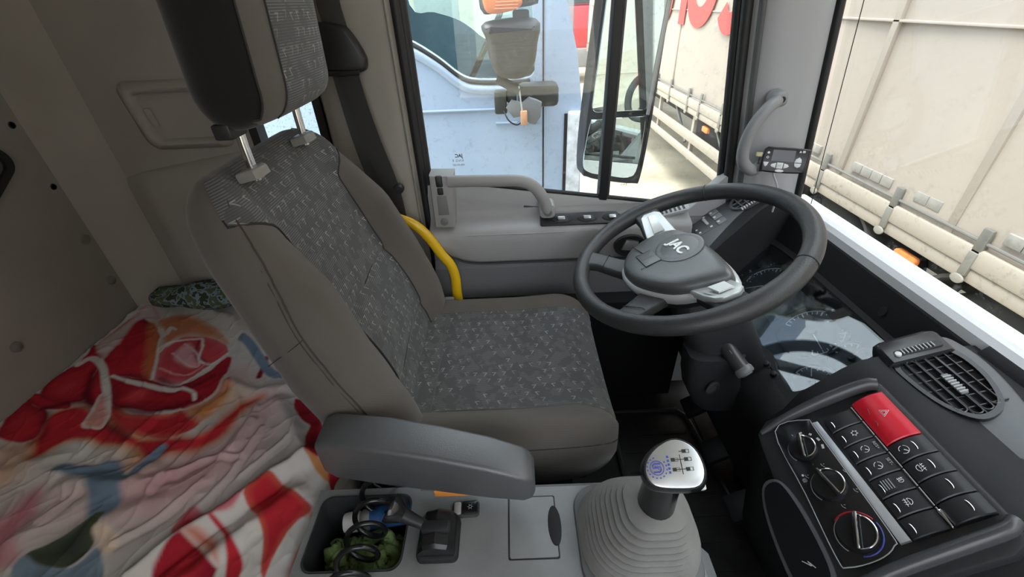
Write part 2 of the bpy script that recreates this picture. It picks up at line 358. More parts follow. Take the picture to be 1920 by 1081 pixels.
MB().prism([(-.183, -.436), (-.156, -.436), (-.158, -.386), (-.181, -.386)], .05, .0552, .001, Mh).build('recess_plate', pm('door_mid_grey', (.19, .187, .185), .5), ph)
MB().lathe([(.0095, .052), (.0095, .056), (.008, .057), (.001, .057)], 18, basis((-.171, 1.046, -.454), VX, VZ, -VY)).build('screw_cap', doord, ph)
MB().lathe([(.0105, .04), (.0105, .047), (.009, .048), (.001, .048)], 18, basis((.089, 1.046, -.444), VX, VZ, -VY)).build('screw_cap', doord, ph)
# window switches
sw = MB().prism(rrect(-.085, -.017, .115, .017, .006), -.004, .004, .0015).build('window_switch_panel', black, d1); sw.location = (.155, 1.0165, -.4725); sw.rotation_euler = (math.radians(38), 0, 0); sw['label'] = 'black window switch panel'
for i, x in enumerate((-.03, .036, .10)):
    MB().prism(ellipse(x, 0, .026, .0115, 20), .003, .0055, .001).build('rocker_well', rubber, sw)
    MB().loft([[Vector((x - .018 + k * .0045, .0095 * math.sin(a), .004 + .0045 * math.cos(a) * math.sin(math.pi * (k + .5) / 9))) for a in [math.pi * 2 * q / 12 for q in range(12)]] for k in range(9)]).build('rocker', black, sw)
    MB().prism(rrect(x - .010, -.004, x + .008, .005, .002), .0075, .0092, .0005).build('rocker_face', pm('satin_silver', (.55, .55, .55), .3, metal=.8), sw)
# inner latch
ML = basis((0, 0, 0), VX, VZ, -VY)
la = ring(ellipse(0, 0, .042, .030, 28), ellipse(0, 0, .034, .023, 28), -.01, .008, ML).build('door_latch', black, d1); la.location = (.30, .986, -.538); la['label'] = 'dark release cup with a silver lever'
MB().prism(ellipse(0, 0, .036, .025, 28), -.01, -.002, 0, ML).build('cup', rubber, la)
MB().prism([(-.022, -.012), (.018, -.016), (.022, .012), (-.012, .018)], -.004, .006, .003, ML).build('lever', pm('satin_silver2', (.5, .5, .5), .35, metal=.7), la)
# ------------------------------------------------------------------ outside
def ground_mat():
    m = pm('yard_ground', (.40, .355, .27), .9, bump=.4, bscale=60, var=.35, vscale=.9, spec=.2); return m
tag(MB().box((-40, -40, GND - .1), (40, 60, GND)).build('ground', ground_mat(), smooth=0), kind='structure')
cream = pm('canvas_cream', (.355, .306, .262), .6, bump=.15, bscale=40, var=.05, vscale=1.3)
creamd = pm('rail_cream', (.36, .315, .265), .45)
steel = pm('worn_steel', (.20, .195, .18), .45, metal=.5)
under = pm('chassis_dark', (.045, .043, .042), .75, var=.3, vscale=5)
tx = 2.16
tr = thing('curtain_trailer', 'long cream curtain-sided trailer with red letters parked across the front', 'trailer', (tx, 3, GND))
T0 = Vector((tx, 3, GND))
def tp(mb, name, mat, smooth=40):
    mb.v = [tuple(Vector(p) - T0) for p in mb.v]; return mb.build(name, mat, tr, smooth)
# curtain: gentle vertical ribs
ys = np.linspace(-7, 13, 241); zs = np.linspace(-1.10, 1.75, 24)
rows = []
for y in ys:
    rows.append([Vector((tx + .010 * math.sin(y * 5.2) * (.4 + .6 * math.sin(y * 1.3) ** 2) + .008 * math.sin(z * 3 + y) - .004 * math.exp(-((y % 1.7 - .8) / .05) ** 2), y, z)) for z in zs])
mb = MB(); mb.loft(rows, closed=False); tp(mb, 'curtain', cream, 180)
tp(MB().box((tx + .03, -7, -1.10), (tx + 2.45, 13, 1.74)), 'load_body', creamd, 0)
# woven strips welded on the curtain (vertical straps and a horizontal seam)
band = pm('canvas_band', (.36, .312, .268), .65)
for y in (1.05, 1.9, 2.75, 3.6, 4.45, 6.15):
    tp(MB().box((tx - .0145, y - .022, -1.04), (tx + .02, y + .022, 1.72), .002), 'curtain_strap', band)
tp(MB().box((tx - .0145, -7, -.18), (tx + .02, 13, -.168), .002), 'curtain_seam', band)
tp(MB().tube([(tx - .02, -7, -1.0), (tx - .02, 13, -1.0)], .008, 8), 'tension_cable', steel)
tp(MB().box((tx - .03, -7, -1.13), (tx + .05, 13, -1.03), .012), 'hem', creamd)
tp(MB().box((tx - .02, -7, -1.20), (tx + .06, 13, -1.13), .01), 'side_rail', creamd)
tape = pm('reflective_tape', (.27, .255, .235), .4, var=.1, vscale=30)
y = -.5
while y < 4.2:
    if not any(abs(y + .04 - b) < .09 for b in (1.205, 1.72, 2.24, 2.87, 3.5, 1.05, 1.9, 2.75, 3.6)):
        tp(MB().box((tx - .0145, y, -.972), (tx + .01, y + .078, -.920), .001), 'reflector_patch', tape)
    y += .083
for y in (.1, .65, 1.205, 1.72, 2.24, 2.87, 3.5, 4.54, 5.1, 5.47, 6.13, 6.7, 7.3):
    b = tp(MB().box((tx - .03, y - .024, -1.06), (tx - .01, y + .024, -.935), .006), 'strap_buckle', steel)
    tp(MB().box((tx - .037, y - .022, -1.17), (tx - .02, y + .022, -1.05), .006), 'strap', pm('strap_grey', (.19, .18, .16), .6))
    tp(MB().prism(ellipse(0, 0, .032, .022, 14), 0, .01, .002, basis((tx - .035, y, -1.19), -VY, VZ, -VX)), 'strap_hook', pm('hook_pale', (.26, .24, .21), .5))
tp(MB().box((tx + .35, -7, -1.45), (tx + .55, 13, -1.12)), 'chassis_beam', under, 0)
tp(MB().box((tx + 1.9, -7, -1.45), (tx + 2.1, 13, -1.12)), 'chassis_beam', under, 0)
for k, (z0, z1) in enumerate(((-1.50, -1.39), (-1.69, -1.60))):
    tp(MB().box((tx - .01, 3.75, z0), (tx + .025, 9.2, z1), .008), 'guard_rail', creamd)
for y in (4.1, 5.3, 6.6, 8.0): tp(MB().box((tx + .02, y - .03, -1.72), (tx + .06, y + .03, -1.15)), 'guard_post', creamd)
for y in (4.9, 6.2): tp(MB().tube([(tx + .1, y, -1.2), (tx + .12, y - .5, -1.62)], .02, 8), 'guard_brace', steel)
tp(MB().box((tx + .15, 4.6, -1.62), (tx + 1.0, 5.6, -1.2), .03), 'tool_box', under)
tyre = pm('tyre_rubber', (.03, .03, .03), .85, bump=.5, bscale=90)
for y in (2.75, 1.45, .15):
    M = basis((tx + .05, y, GND + .5), VY, VZ, VX)
    tp(MB().lathe([(.24, .05), (.30, .02), (.45, 0), (.49, .03), (.50, .08), (.50, .25), (.47, .3), (.2, .3)], 40, M), 'tyre', tyre, 60)
    tp(MB().lathe([(.24, .05), (.2, .09), (.12, .10), (.1, .03), (.02, .03)], 28, M), 'wheel_rim', steel, 40)
    tp(MB().loft([[Vector((tx + dx, y + .58 * math.cos(a), GND + .5 + .58 * math.sin(a))) for dx in (0, .34)] + [Vector((tx + dx, y + .6 * math.cos(a), GND + .5 + .6 * math.sin(a))) for dx in (.34, 0)] for a in [math.pi * q / 14 for q in range(15)]]), 'mudguard', under, 60)
amber = pm('amber_lens', (.75, .22, .06), .3)
for y in (2.05, 4.9, .9): tp(MB().prism(rrect(-.075, -.03, .075, .03, .02), 0, .03, .01, basis((tx + .02, y, -1.27), -VY, VZ, -VX)), 'marker_lamp', amber)
red_l = pm('red_lettering', (.55, .055, .05), .6)
Ml = lambda y: basis((tx - .022 - T0.x, y - T0.y, .095 - T0.z), -VY, VZ, -VX)
text('Л', 1.25, red_l, tr, Ml(6.42), 'red_lettering', .004, .045)
text('О', 1.25, red_l, tr, Ml(5.60), 'red_lettering', .004, .045)
arc_o = [(.36 * math.cos(q), .46 * math.sin(q)) for q in np.radians(np.linspace(-135, 150, 30))]; arc_i = [(.15 * math.cos(q), .27 * math.sin(q)) for q in np.radians(np.linspace(150, -135, 30))]
flat([arc_o + arc_i], .004, Ml(4.82), red_l, 'red_lettering', tr, smooth=0)

# ---- pale blue truck alongside
blue = pm('pale_blue_paint', (.375, .475, .64), .28, coat=.5)
blued = pm('blue_crease', (.31, .40, .55), .3)
by = 2.1
bt = thing('blue_truck', 'pale blue truck cab parked beside the driver window', 'truck', (0, by, GND)); B0 = Vector((0, by, GND))
def bpart(mb, name, mat, smooth=40):
    mb.v = [tuple(Vector(p) - B0) for p in mb.v]; return mb.build(name, mat, bt, smooth)
My = basis((0, 0, -GND), VX, VZ, -VY)
side = [(-2.1, -1.5), (.33, -1.5), (.345, -.9), (.335, -.42), (.305, -.2), (.25, .0), (.14, .45), (.02, .85), (-.1, .95), (-2.1, 1.05)]
win = cr([(-.80, .0), (-.6, -.06), (-.42, -.115), (-.30, -.185), (-.20, -.262), (-.12, -.283), (.06, -.287), (.115, -.27), (.12, -.2), (.10, .2), (.03, .62), (-.1, .72), (-.75, .72), (-.82, .6)], 4, True)
flat([side, win], .02, My, blue, 'cab_side', bt)
fs = flat([side, win], .02, basis((0, 2.3, -GND), VX, VZ, -VY), blue, 'cab_side', bt)
# pressed shoulder below the window line and creases
wb_ = [(-.80, .0), (-.6, -.06), (-.42, -.115), (-.30, -.185), (-.20, -.262), (-.12, -.283), (.06, -.287), (.10, -.282)]
bpart(MB().tube([(x, by - .022, z - .012) for x, z in cr(wb_, 5)], .009, 8), 'window_rubber', rubber)
bpart(MB().tube([(x, by - .016, z - .040) for x, z in cr(wb_, 5)], .022, 10, ell=.8), 'shoulder_line', blue)
for z, x0, x1 in ((-.405, -.8, .12), (-.47, -.06, .14)):
    bpart(MB().tube([(x0, by - .021, z), (x0 + .1, by - .024, z), (x1 - .1, by - .024, z - .004), (x1, by - .021, z - .004)], .006, 8), 'door_crease', blued)
bpart(MB().tube([(.158, by - .0195, z) for z in (-1.4, -.3, .0)] + [(.13, by - .0195, .5)], .004, 6), 'door_gap', rubber)
bpart(MB().box((.255, by - .026, -1.4), (.30, by - .018, -.44)), 'corner_gap', rubber, 0)
bpart(MB().box((.27, by - .05, -1.4), (.335, by + .02, -.43), .01), 'corner_strip', pm('scuffed_white', (.68, .72, .78), .4, var=.25, vscale=25))
bpart(MB().box((-2.1, by + .02, .9), (-.1, by + 2.28, .97)), 'cab_roof', blue, 0)
bpart(MB().box((-2.1, by, -1.5), (-2.05, by + 2.3, 1.0)), 'cab_back', blue, 0)
bpart(MB().box((.26, by + .02, -1.5), (.33, by + 2.28, -.3), .02), 'cab_front', blue)
bpart(MB().box((-.02, by + .1, -.55), (.28, by + 2.2, -.24), .05), 'dash_block', pm('teal_dash', (.06, .085, .085), .6))
bpart(MB().box((-2.0, by + .05, -1.5), (.28, by + 2.25, -1.4)), 'cab_floor', under, 0)
seat_c = pm('truck_seat_cloth', (.10, .13, .13), .85)
bpart(MB().box((-.75, by + .25, -.75), (-.25, by + .75, -.55), .05), 'seat_cushion', seat_c)
bpart(MB().box((-.85, by + .25, -.6), (-.68, by + .75, .15), .06), 'seat_back', seat_c)
bpart(MB().tube([(-.12 + .1 * math.cos(a), by + .5 + .21 * math.sin(a), -.22 + .17 * math.cos(a)) for a in [2 * math.pi * k / 24 for k in range(25)]], .014, 8), 'steering_wheel', black)
flat([[(x, z) for x, z in win]], .002, basis((0, .008, -GND), VX, VZ, -VY), glass('truck_glass', (.80, .90, .86), dirt=.1, dscale=9, ior=1.6), 'side_window', bt)
bpart(MB().prism([(by + .1, -.28), (by + 2.2, -.28), (by + 2.1, .85), (by + .2, .85)], 0, .004, 0, basis((.30, 0, 0), VY, Vector((-.0, 0, 1)), VX)), 'windscreen', MATS['truck_glass'], 0)
# its door mirrors
gm = pm('mirror_housing_grey', (.045, .045, .043), .5, bump=.3, bscale=300, var=.15, vscale=25)
mi = None; M0 = B0
def mpart(mb, name, mat, smooth=40):
    mb.v = [tuple(Vector(p) - M0) for p in mb.v]; return mb.build(name, mat, mi, smooth)
def housing(out, d0, d1): return MB().prism(out, d0, d1, .035, on_y(1.93), seg=4)
mi = mpart(housing(cr([(-.075, -.065), (.115, -.06), (.118, -.14), (.105, -.21), (.075, -.247), (.02, -.255), (-.035, -.24), (-.062, -.19), (-.072, -.12)], 4, True), 0, .12), 'door_mirror', gm, 60); mi.parent = bt; mi['label'] = 'grey mirror housing with a broken lower shell'
mpart(housing(cr([(-.095, .30), (.12, .30), (.118, .02), (.112, -.015), (.03, -.025), (-.055, -.04), (-.08, -.03), (-.09, .02)], 4, True), 0, .13), 'upper_housing', gm, 60)
mpart(MB().box((.03, 1.86, -.07), (.09, 1.93, -.03), .008), 'housing_neck', gm)
mpart(MB().prism(cr([(-.072, .045), (-.062, -.033), (.03, -.03), (.062, -.012), (.055, .012), (.02, .035), (-.03, .047)], 5, True), .10, .148, .012, on_y(1.93), seg=3), 'turn_lamp', amber)
for k in range(6):
    x0 = -.035 + k * .003; z = -.024 + k * .0095
    mpart(MB().box((x0, 1.7795, z), (.048 - max(0, k - 2) * .012, 1.7825, z + .002)), 'lamp_rib', pm('amber_rib', (.85, .45, .25), .3), 0)
mpart(MB().box((-.055, 1.85, -.385), (-.005, 1.92, -.30), .008), 'hinge_block', gm)
mpart(MB().box((-.005, 1.86, -.345), (.035, 2.09, -.30), .008), 'mount_arm', gm)
mpart(MB().tube(cr([(-.04, 1.87, -.255), (.02, 1.86, -.285), (.05, 1.85, -.30)], 4), [.018] * 9, 10), 'hinge_stalk', gm)
mpart(MB().box((.045, 1.95, -.385), (.215, 2.06, -.295), .02), 'lower_housing', gm)
# torn shell hanging from the bracket
sh = [(-.01, -.36), (.015, -.33), (.055, -.345), (.085, -.325), (.115, -.335), (.135, -.345), (.13, -.40), (.11, -.43), (.085, -.425), (.05, -.395), (.02, -.40)]
mpart(MB().prism(sh, .06, .085, .006, on_y(1.93)), 'broken_shell', pm('broken_grey', (.22, .225, .23), .5), 40)
mpart(MB().box((.048, 1.82, -.425), (.075, 1.845, -.37), .004), 'loose_bulb', pm('loose_orange', (.65, .35, .2), .4))
mpart(MB().tube(cr([(.055, 1.83, -.37), (.05, 1.835, -.33), (.045, 1.84, -.28)], 5), .003, 6), 'loose_wire', pm('wire_pale', (.5, .5, .48), .5))
mpart(MB().tube(cr([(-.02, 1.85, -.37), (0, 1.83, -.405), (.03, 1.84, -.425), (.05, 1.85, -.42)], 5), .003, 6), 'loose_wire', black)

# ---- own door mirror
om = thing('door_mirror', 'tall two-pane door mirror outside the driver window', 'mirror', (.32, 1.37, -.2)); O0 = Vector((.32, 1.37, -.2))
dxm = lambda z: .094 * (z + .4)
tilt = Matrix.Translation((.32, 1.36, -.2)) @ Matrix.Rotation(math.radians(-4), 4, 'X') @ Matrix.Rotation(math.radians(4), 4, 'Z') @ Matrix.Translation((-.32, -1.36, .2))
def opart(mb, name, mat, smooth=40):
    mb.v = [tuple(tilt @ Vector(p) - O0) for p in mb.v]; return mb.build(name, mat, om, smooth)
mirror_m = pm('mirror_glass', (.80, .88, .85), .0, metal=1)
Mo = on_y(1.36)
hs = cr([(.226, -.455), (.232, -.30), (.262, .0), (.29, .26), (.33, .30), (.47, .30), (.478, .25), (.452, 0), (.435, -.31), (.418, -.49), (.395, -.51), (.30, -.495), (.245, -.48)], 4, True)
opart(MB().prism(hs, -.09, 0.0, .008, Mo), 'housing', black)
def skew(p): return [(x + .094 * (z + .4), z) for x, z in p]
opart(MB().prism(skew(rrect(.233, -.287, .408, .27, .02)), -.002, .004, .0015, Mo), 'mirror_pane', mirror_m, 0)
opart(MB().prism(cr([(.226, -.43), (.243, -.315), (.26, -.306), (.40, -.304), (.412, -.315), (.402, -.455), (.375, -.487), (.30, -.475), (.245, -.462)], 4, True), -.002, .004, .0015, Mo), 'wide_angle_pane', mirror_m, 0)
opart(MB().tube([(.405 + dxm(z), 1.352, z) for z in (-.30, 0, .3)], .006, 8), 'housing_edge', pm('edge_grey', (.2, .2, .2), .4))
MB().tube([Vector(p) - O0 for p in cr([(.47, 1.11, .30), (.46, 1.25, .28), (.40, 1.40, .2)], 5)], .018, 10).build('mirror_arm', black, om)

# ---- far trucks seen through the gap
ft = thing('tipper_truck', 'far truck with yellow frame and grey tipper body', 'truck', (3.9, 17.5, GND))
yel = pm('truck_yellow', (.75, .50, .08), .5)
tb = pm('tipper_grey', (.50, .49, .46), .6)
MB().box((-1.0, 0, 1.25), (1.2, 5, 2.55), .03).build('tipper_body', tb, ft)
for z in (1.2, 2.55): MB().box((-1.05, -.05, z), (1.25, 5.05, z + .09), .02).build('body_rail', yel, ft)
for x in (-1.05, 1.15): MB().box((x, -.06, 1.2), (x + .1, .04, 3.2), .02).build('body_post', yel, ft)
MB().box((-1.0, .0, 2.64), (1.2, .06, 3.3), .02).build('tailboard', tb, ft)
MB().box((-.6, .2, .7), (.8, 5, 1.2), .02).build('chassis', under, ft)
MB().box((-.9, -.1, .75), (1.1, .02, 1.05), .02).build('bumper_bar', creamd, ft)
for x in (-1.0, .8):
    for y in (.7, 1.9): MB().lathe([(.2, 0), (.45, 0), (.5, .06), (.5, .3), (.45, .34), (.2, .34)], 24, basis((x, y, .5), VY, VZ, VX)).build('tyre', tyre, ft)
rt = thing('red_truck', 'far red truck cab beside the tipper truck', 'truck', (1.9, 14.5, GND))
rd = pm('truck_red', (.55, .03, .04), .35)
MB().box((-1.15, 0, .9), (1.05, 2.0, 2.0), .08).build('cab_lower', rd, rt); MB().box((-1.1, .1, 2.0), (1.0, 1.9, 3.0), .08).build('cab_upper', rd, rt)
MB().box((-1.0, .04, 2.05), (.9, .12, 2.8), .03).build('windscreen', pm('dark_glass', (.03, .04, .045), .1), rt)
MB().box((-1.15, -.15, .45), (1.1, .2, .95), .05).build('bumper', pm('bumper_grey', (.2, .2, .2), .5), rt)
for x in (-1.1, .75): MB().lathe([(.2, 0), (.45, 0), (.5, .06), (.5, .3), (.45, .34), (.2, .34)], 24, basis((x, 1.0, .5), VY, VZ, VX)).build('tyre', tyre, rt)
for x in (-.85, .8): MB().box((x - .14, -.03, 1.05), (x + .14, .03, 1.25), .02).build('headlamp', pm('lamp_white', (.8, .8, .8), .2), rt)
# plain yard buildings closing the view
ybm = pm('shed_wall', (.46, .45, .42), .8, var=.1, vscale=.6)
yb = thing('yard_shed', 'long pale shed at the far end of the yard', 'building', (5, 38, GND))
MB().box((-20, 0, 0), (20, 8, 5.5)).build('wall', ybm, yb, 0); MB().box((-20.3, -.4, 5.5), (20.3, 8.4, 5.8)).build('roof', pm('shed_roof', (.25, .26, .28), .6), yb, 0)
for x in range(-16, 20, 6): MB().box((x - 1.6, -.06, 0), (x + 1.6, .02, 3.8), .02).build('shed_door', pm('shed_door', (.3, .34, .38), .6), yb)
# ------------------------------------------------------------------ driver's seat
def nodes_math(t, op, a, b=None, c=None):
    n = t.nodes.new('ShaderNodeMath'); n.operation = op
    for i, v in enumerate((a, b, c)):
        if v is None: continue
        if isinstance(v, (int, float)): n.inputs[i].default_value = v
        else: t.links.new(v, n.inputs[i])
    return n.outputs[0]
def pattern_cloth(name, ia, ib, base=(.070, .070, .070), mark=(.31, .305, .295), cell=.021, weave=0):
    """woven cloth: small scattered seven-shaped marks over fine horizontal threads; ia, ib = object axes"""
    m = bpy.data.materials.new(name); m.use_nodes = True; t = m.node_tree; b = t.nodes['Principled BSDF']
    f = lambda op, *a: nodes_math(t, op, *a)
    co = t.nodes.new('ShaderNodeTexCoord'); se = t.nodes.new('ShaderNodeSeparateXYZ'); t.links.new(co.outputs['Object'], se.inputs[0])
    A, Bc = se.outputs[ia], se.outputs[ib]
    u = f('MULTIPLY', A, 1 / cell); v = f('MULTIPLY', Bc, 1 / cell)
    u = f('ADD', u, f('MULTIPLY', f('FLOOR', v), .37))
    iu, iv = f('FLOOR', u), f('FLOOR', v)
    cx = t.nodes.new('ShaderNodeCombineXYZ'); t.links.new(iu, cx.inputs[0]); t.links.new(iv, cx.inputs[1])
    wn = t.nodes.new('ShaderNodeTexWhiteNoise'); t.links.new(cx.outputs[0], wn.inputs['Vector'])
    sc = t.nodes.new('ShaderNodeSeparateColor'); t.links.new(wn.outputs['Color'], sc.inputs[0])
    r1, r2, r3 = sc.outputs[0], sc.outputs[1], sc.outputs[2]
    lu = f('ADD', f('SUBTRACT', f('FRACT', u), .5), f('MULTIPLY', f('SUBTRACT', r1, .5), .3))
    lv = f('ADD', f('SUBTRACT', f('FRACT', v), .5), f('MULTIPLY', f('SUBTRACT', r2, .5), .3))
    sg = f('SUBTRACT', f('MULTIPLY', f('GREATER_THAN', r3, .5), 2), 1); lu = f('MULTIPLY', lu, sg)
    # bar: |lv-.2|<.05 , |lu|<.22 ; slash: |lu*.8+lv*.45 - .08| < .05, |lv|<.24
    bar = f('MULTIPLY', f('LESS_THAN', f('ABSOLUTE', f('SUBTRACT', lv, .2)), .045), f('LESS_THAN', f('ABSOLUTE', lu), .2))
    sl = f('ABSOLUTE', f('SUBTRACT', f('SUBTRACT', f('MULTIPLY', lu, .85), f('MULTIPLY', lv, .45)), .06))
    sla = f('MULTIPLY', f('LESS_THAN', sl, .05), f('LESS_THAN', f('ABSOLUTE', lv), .24))
    mk = f('MAXIMUM', bar, sla)
    mk = f('MULTIPLY', mk, f('GREATER_THAN', r1, .22)); mk = f('MULTIPLY', mk, f('ADD', .25, f('MULTIPLY', r2, .75)))
    # threads
    th = f('SINE', f('MULTIPLY', Bc, 2 * math.pi / .0034)); th2 = f('SINE', f('MULTIPLY', A, 2 * math.pi / .0052))
    thr = f('GREATER_THAN', f('MULTIPLY', th, th2) if weave else th, .35)
    nz = t.nodes.new('ShaderNodeTexNoise'); nz.inputs['Scale'].default_value = 34; nz.inputs['Detail'].default_value = 3; t.links.new(co.outputs['Object'], nz.inputs['Vector'])
    thr = f('MULTIPLY', thr, f('MULTIPLY_ADD', f('GREATER_THAN', nz.outputs['Fac'], .5), .24, .10))
    fac = f('MINIMUM', f('ADD', f('MULTIPLY', mk, .75), thr), 1)
    mx = t.nodes.new('ShaderNodeMix'); mx.data_type = 'RGBA'; mx.inputs['A'].default_value = (*base, 1); mx.inputs['B'].default_value = (*mark, 1)
    t.links.new(fac, mx.inputs['Factor']); t.links.new(mx.outputs['Result'], b.inputs['Base Color'])
    b.inputs['Roughness'].default_value = .85; b.inputs['Specular IOR Level'].default_value = .25
    b.inputs['Sheen Weight'].default_value = .15; b.inputs['Sheen Roughness'].default_value = .5
    bp = t.nodes.new('ShaderNodeBump'); bp.inputs['Strength'].default_value = .25; bp.inputs['Distance'].default_value = .0008
    t.links.new(fac, bp.inputs['Height']); t.links.new(bp.outputs[0], b.inputs['Normal'])
    return m
def plain_cloth(name, col, var=.12):
    m = pm(name, col, .9, spec=.2, bump=.35, bscale=1100, var=var, vscale=5)
    b = m.node_tree.nodes['Principled BSDF']; b.inputs['Sheen Weight'].default_value = .2; b.inputs['Sheen Roughness'].default_value = .5
    return m
cloth = plain_cloth('seat_cloth_brown_grey', (.112, .099, .088))
cloth_dk = plain_cloth('seat_cloth_dark', (.011, .0105, .0095))
pat_b = pattern_cloth('patterned_cloth_back', 1, 2)
pat_c = pattern_cloth('patterned_cloth_cushion', 0, 1)
seam_m = pm('seam_thread', (.10, .09, .085), .8); seam_dk = pm('seam_dark', (.03, .028, .027), .9)
SY = .715
seat = thing('driver_seat', "driver's seat in grey patterned cloth with headrest and folding armrest", 'seat', (-.05, SY, FLOOR))
S0 = Vector((-.05, SY, FLOOR))
# ---- backrest (own tilted frame)
RB = (0, -math.radians(19), 0); BO = Vector((-.215, SY, -.68)) - S0
H1, H2 = .40, .535
def bW(h):
    w = .203 + .054 * min(1, max(0, (.46 - h) / .25)) - .02 * max(0, (.12 - h) / .12)
    if h > H1: w *= .60 + .40 * max(0, 1 - ((h - H1) / (H2 - H1)) ** 2.3) ** .5
    if h < .02: w *= 1 - .25 * ((.02 - h) / .10) ** 2
    return w
def wI(h): return .128 + .10 * max(0, min(1, (h - .42) / .07)) ** 1.5
def bF(y, h):
    W = bW(h); a = abs(y); wi = .128
    lum = .014 * math.exp(-((h - .15) / .10) ** 2) - .006 * math.exp(-((h - .245) / .012) ** 2) - .005 * math.exp(-((h - .08) / .012) ** 2)
    B = .050 * min(1, max(.25, (.50 - h) / .16)) * (1 if h > .08 else max(.5, .5 + (h + .05) / .26))
    t = .004 * min(1, a / wi) ** 2 + lum * (1 if a < wi else max(0, 1 - (a - wi) / .03))
    if a > wi - .012:
        u = min(1, (a - wi + .012) / max(.01, (W - wi + .012)))
        k = min(1, u / .5); rise = B * k * k * (3 - 2 * k)
        fall = 0 if u < .62 else (B + .035) * (1 - math.sqrt(max(0, 1 - ((u - .62) / .38) ** 2.4)))
        t += rise - fall
    s = 1 if h <= H1 + .03 else max(.02, 1 - ((h - H1 - .03) / (H2 - H1 - .03)) ** 2.6) ** .5
    return t * s - .045 * (1 - s)
def bBk(y, h):
    W = bW(h); D = .100; s = 1 if h <= H1 + .03 else max(.02, 1 - ((h - H1 - .03) / (H2 - H1 - .03)) ** 2.6) ** .5
    t = -D + (D - .035) * (abs(y) / W) ** 12
    return t * s - .045 * (1 - s)
fr_ = [math.sin(math.pi / 2 * k / 22) for k in range(-22, 23)]
hs_ = [-.075, -.05, -.02, .02] + [.05 + .02 * k for k in range(18)] + [.405, .42, .435, .45, .465, .48, .492, .503, .512, .52, .527, .532, .5345]
rings = []
for h in hs_:
    W = bW(h)
    rings.append([Vector((bF(W * q, h), W * q, h)) for q in fr_] + [Vector((bBk(W * q, h), W * q, h)) for q in fr_[::-1][1:-1:2]])
back = MB().loft(rings, flip=True).build('backrest', cloth, seat, smooth=180); back.location = BO; back.rotation_euler = RB
def bgrid(h0, h1, lim, mat, name, off=.0018, nh=46, ny=44):
    rows = []
    for i in range(nh):
        h = h0 + (h1 - h0) * i / (nh - 1); w = min(lim(h), bW(h) * .985)
        row = []
        for j in range(ny):
            y = w * math.sin(math.pi / 2 * (2 * j / (ny - 1) - 1) * .98) / math.sin(math.pi / 2 * .98)
            e = 1e-3
            n = Vector((1, -(bF(y + e, h) - bF(y - e, h)) / (2 * e), -(bF(y, h + e) - bF(y, h - e)) / (2 * e))).normalized()
            row.append(Vector((bF(y, h), y, h)) + n * off)
        rows.append(row)
    return MB().loft(rows, closed=False, flip=True).build(name, mat, back, smooth=180)
bgrid(-.05, .530, wI, pat_b, 'patterned_insert')
def seamline(pts, r=.0016, mat=None, name='seam', obj=None, n=6): return MB().tube(pts, r, n).build(name, mat or seam_dk, obj, smooth=60)
for sgn in (-1, 1):
    seamline([(bF(sgn * min(wI(h), bW(h) * .985), h) + .001, sgn * min(wI(h), bW(h) * .985), h) for h in [-.04 + k * .0095 for k in range(56)]], .0022, obj=back)
for hh in (.245, .08):
    seamline([(bF(y, hh) + .0012, y, hh + .012 * (y / .13)) for y in np.linspace(-.126, .126, 24)], .0018, seam_dk, obj=back)
# double-stitched seam down the near bolster, and the one from its middle to the rear
def sideP(h, t): return (t, -bW(h) - .0015, h)
st = cr([(.0, -bW(.47), .505), (.004, -bW(.45), .465), (.010, -bW(.42) + .001, .42), (.008, -bW(.37) + .001, .365), (.004, -bW(.30) + .001, .30), (.014, -bW(.2) + .002, .20), (.016, -bW(.09) + .002, .085), (.012, -bW(.02) + .002, .0)], 8)
st = [(min(p[0], .02), p[1] - .001, p[2]) for p in st]
def surf(p):     # snap to the bolster skin: find y where front surface reaches depth t
    t, y, h = p; W = bW(h); q = W
    while q > .12 and bF(q, h) < t: q -= .0015
    return (t, -q - .0012, h)
st = [surf(p) for p in st]
seamline(st, .0013, pm('seam_brown', (.055, .040, .036), .8), 'stitched_seam', back)
seamline([(p[0] - .007, p[1] - .0003, p[2]) for p in st], .0013, MATS['seam_brown'], 'stitched_seam', back)
seamline([surf((t, 0, .30 + (t - .004) * .3)) if t > -.03 else (t, -bW(.3) + .004 * max(0, (-.03 - t) / .06) - .001, .30 + (t - .004) * .3) for t in np.linspace(-.075, .004, 14)], .0006, seam_dk, 'seam', back)
# ---- headrest
def sup(a, n): c, s = math.cos(a), math.sin(a); return math.copysign(abs(c) ** (2 / n), c), math.copysign(abs(s) ** (2 / n), s)
def hring(z, off=0, lim=None):
    # z 0..1 from bottom to top
    k = 1
    if z < .22: k = max(.03, 1 - ((.22 - z) / .22) ** 2.3) ** (1 / 2.3)
    if z > .80: k = max(.03, 1 - ((z - .80) / .20) ** 2.3) ** (1 / 2.3)
    kw = .80 + .20 * k; kd = .25 + .75 * k
    pts = []
    for i in range(48):
        a = 2 * math.pi * i / 48
        c, s = sup(a, 3.4 if math.cos(a) > 0 else 2.3)
        pts.append(((.062 * c if c > 0 else .070 * c) * kd, .140 * s * kw))
    return pts
zb, zt = -.130, .125
zl = [0, .01, .03, .06, .10, .15, .20, .28, .36, .45, .54, .63, .72, .80, .86, .91, .95, .98, 1.0]
hx = lambda z: -.362 + .012 * z
hr = MB().loft([[Vector((hx(z) + p[0], p[1] * (1 - .04 * z), zb + (zt - zb) * z)) - Vector((S0.x, 0, S0.z)) for p in hring(z)] for z in zl]).build('headrest', cloth_dk, seat, smooth=180)
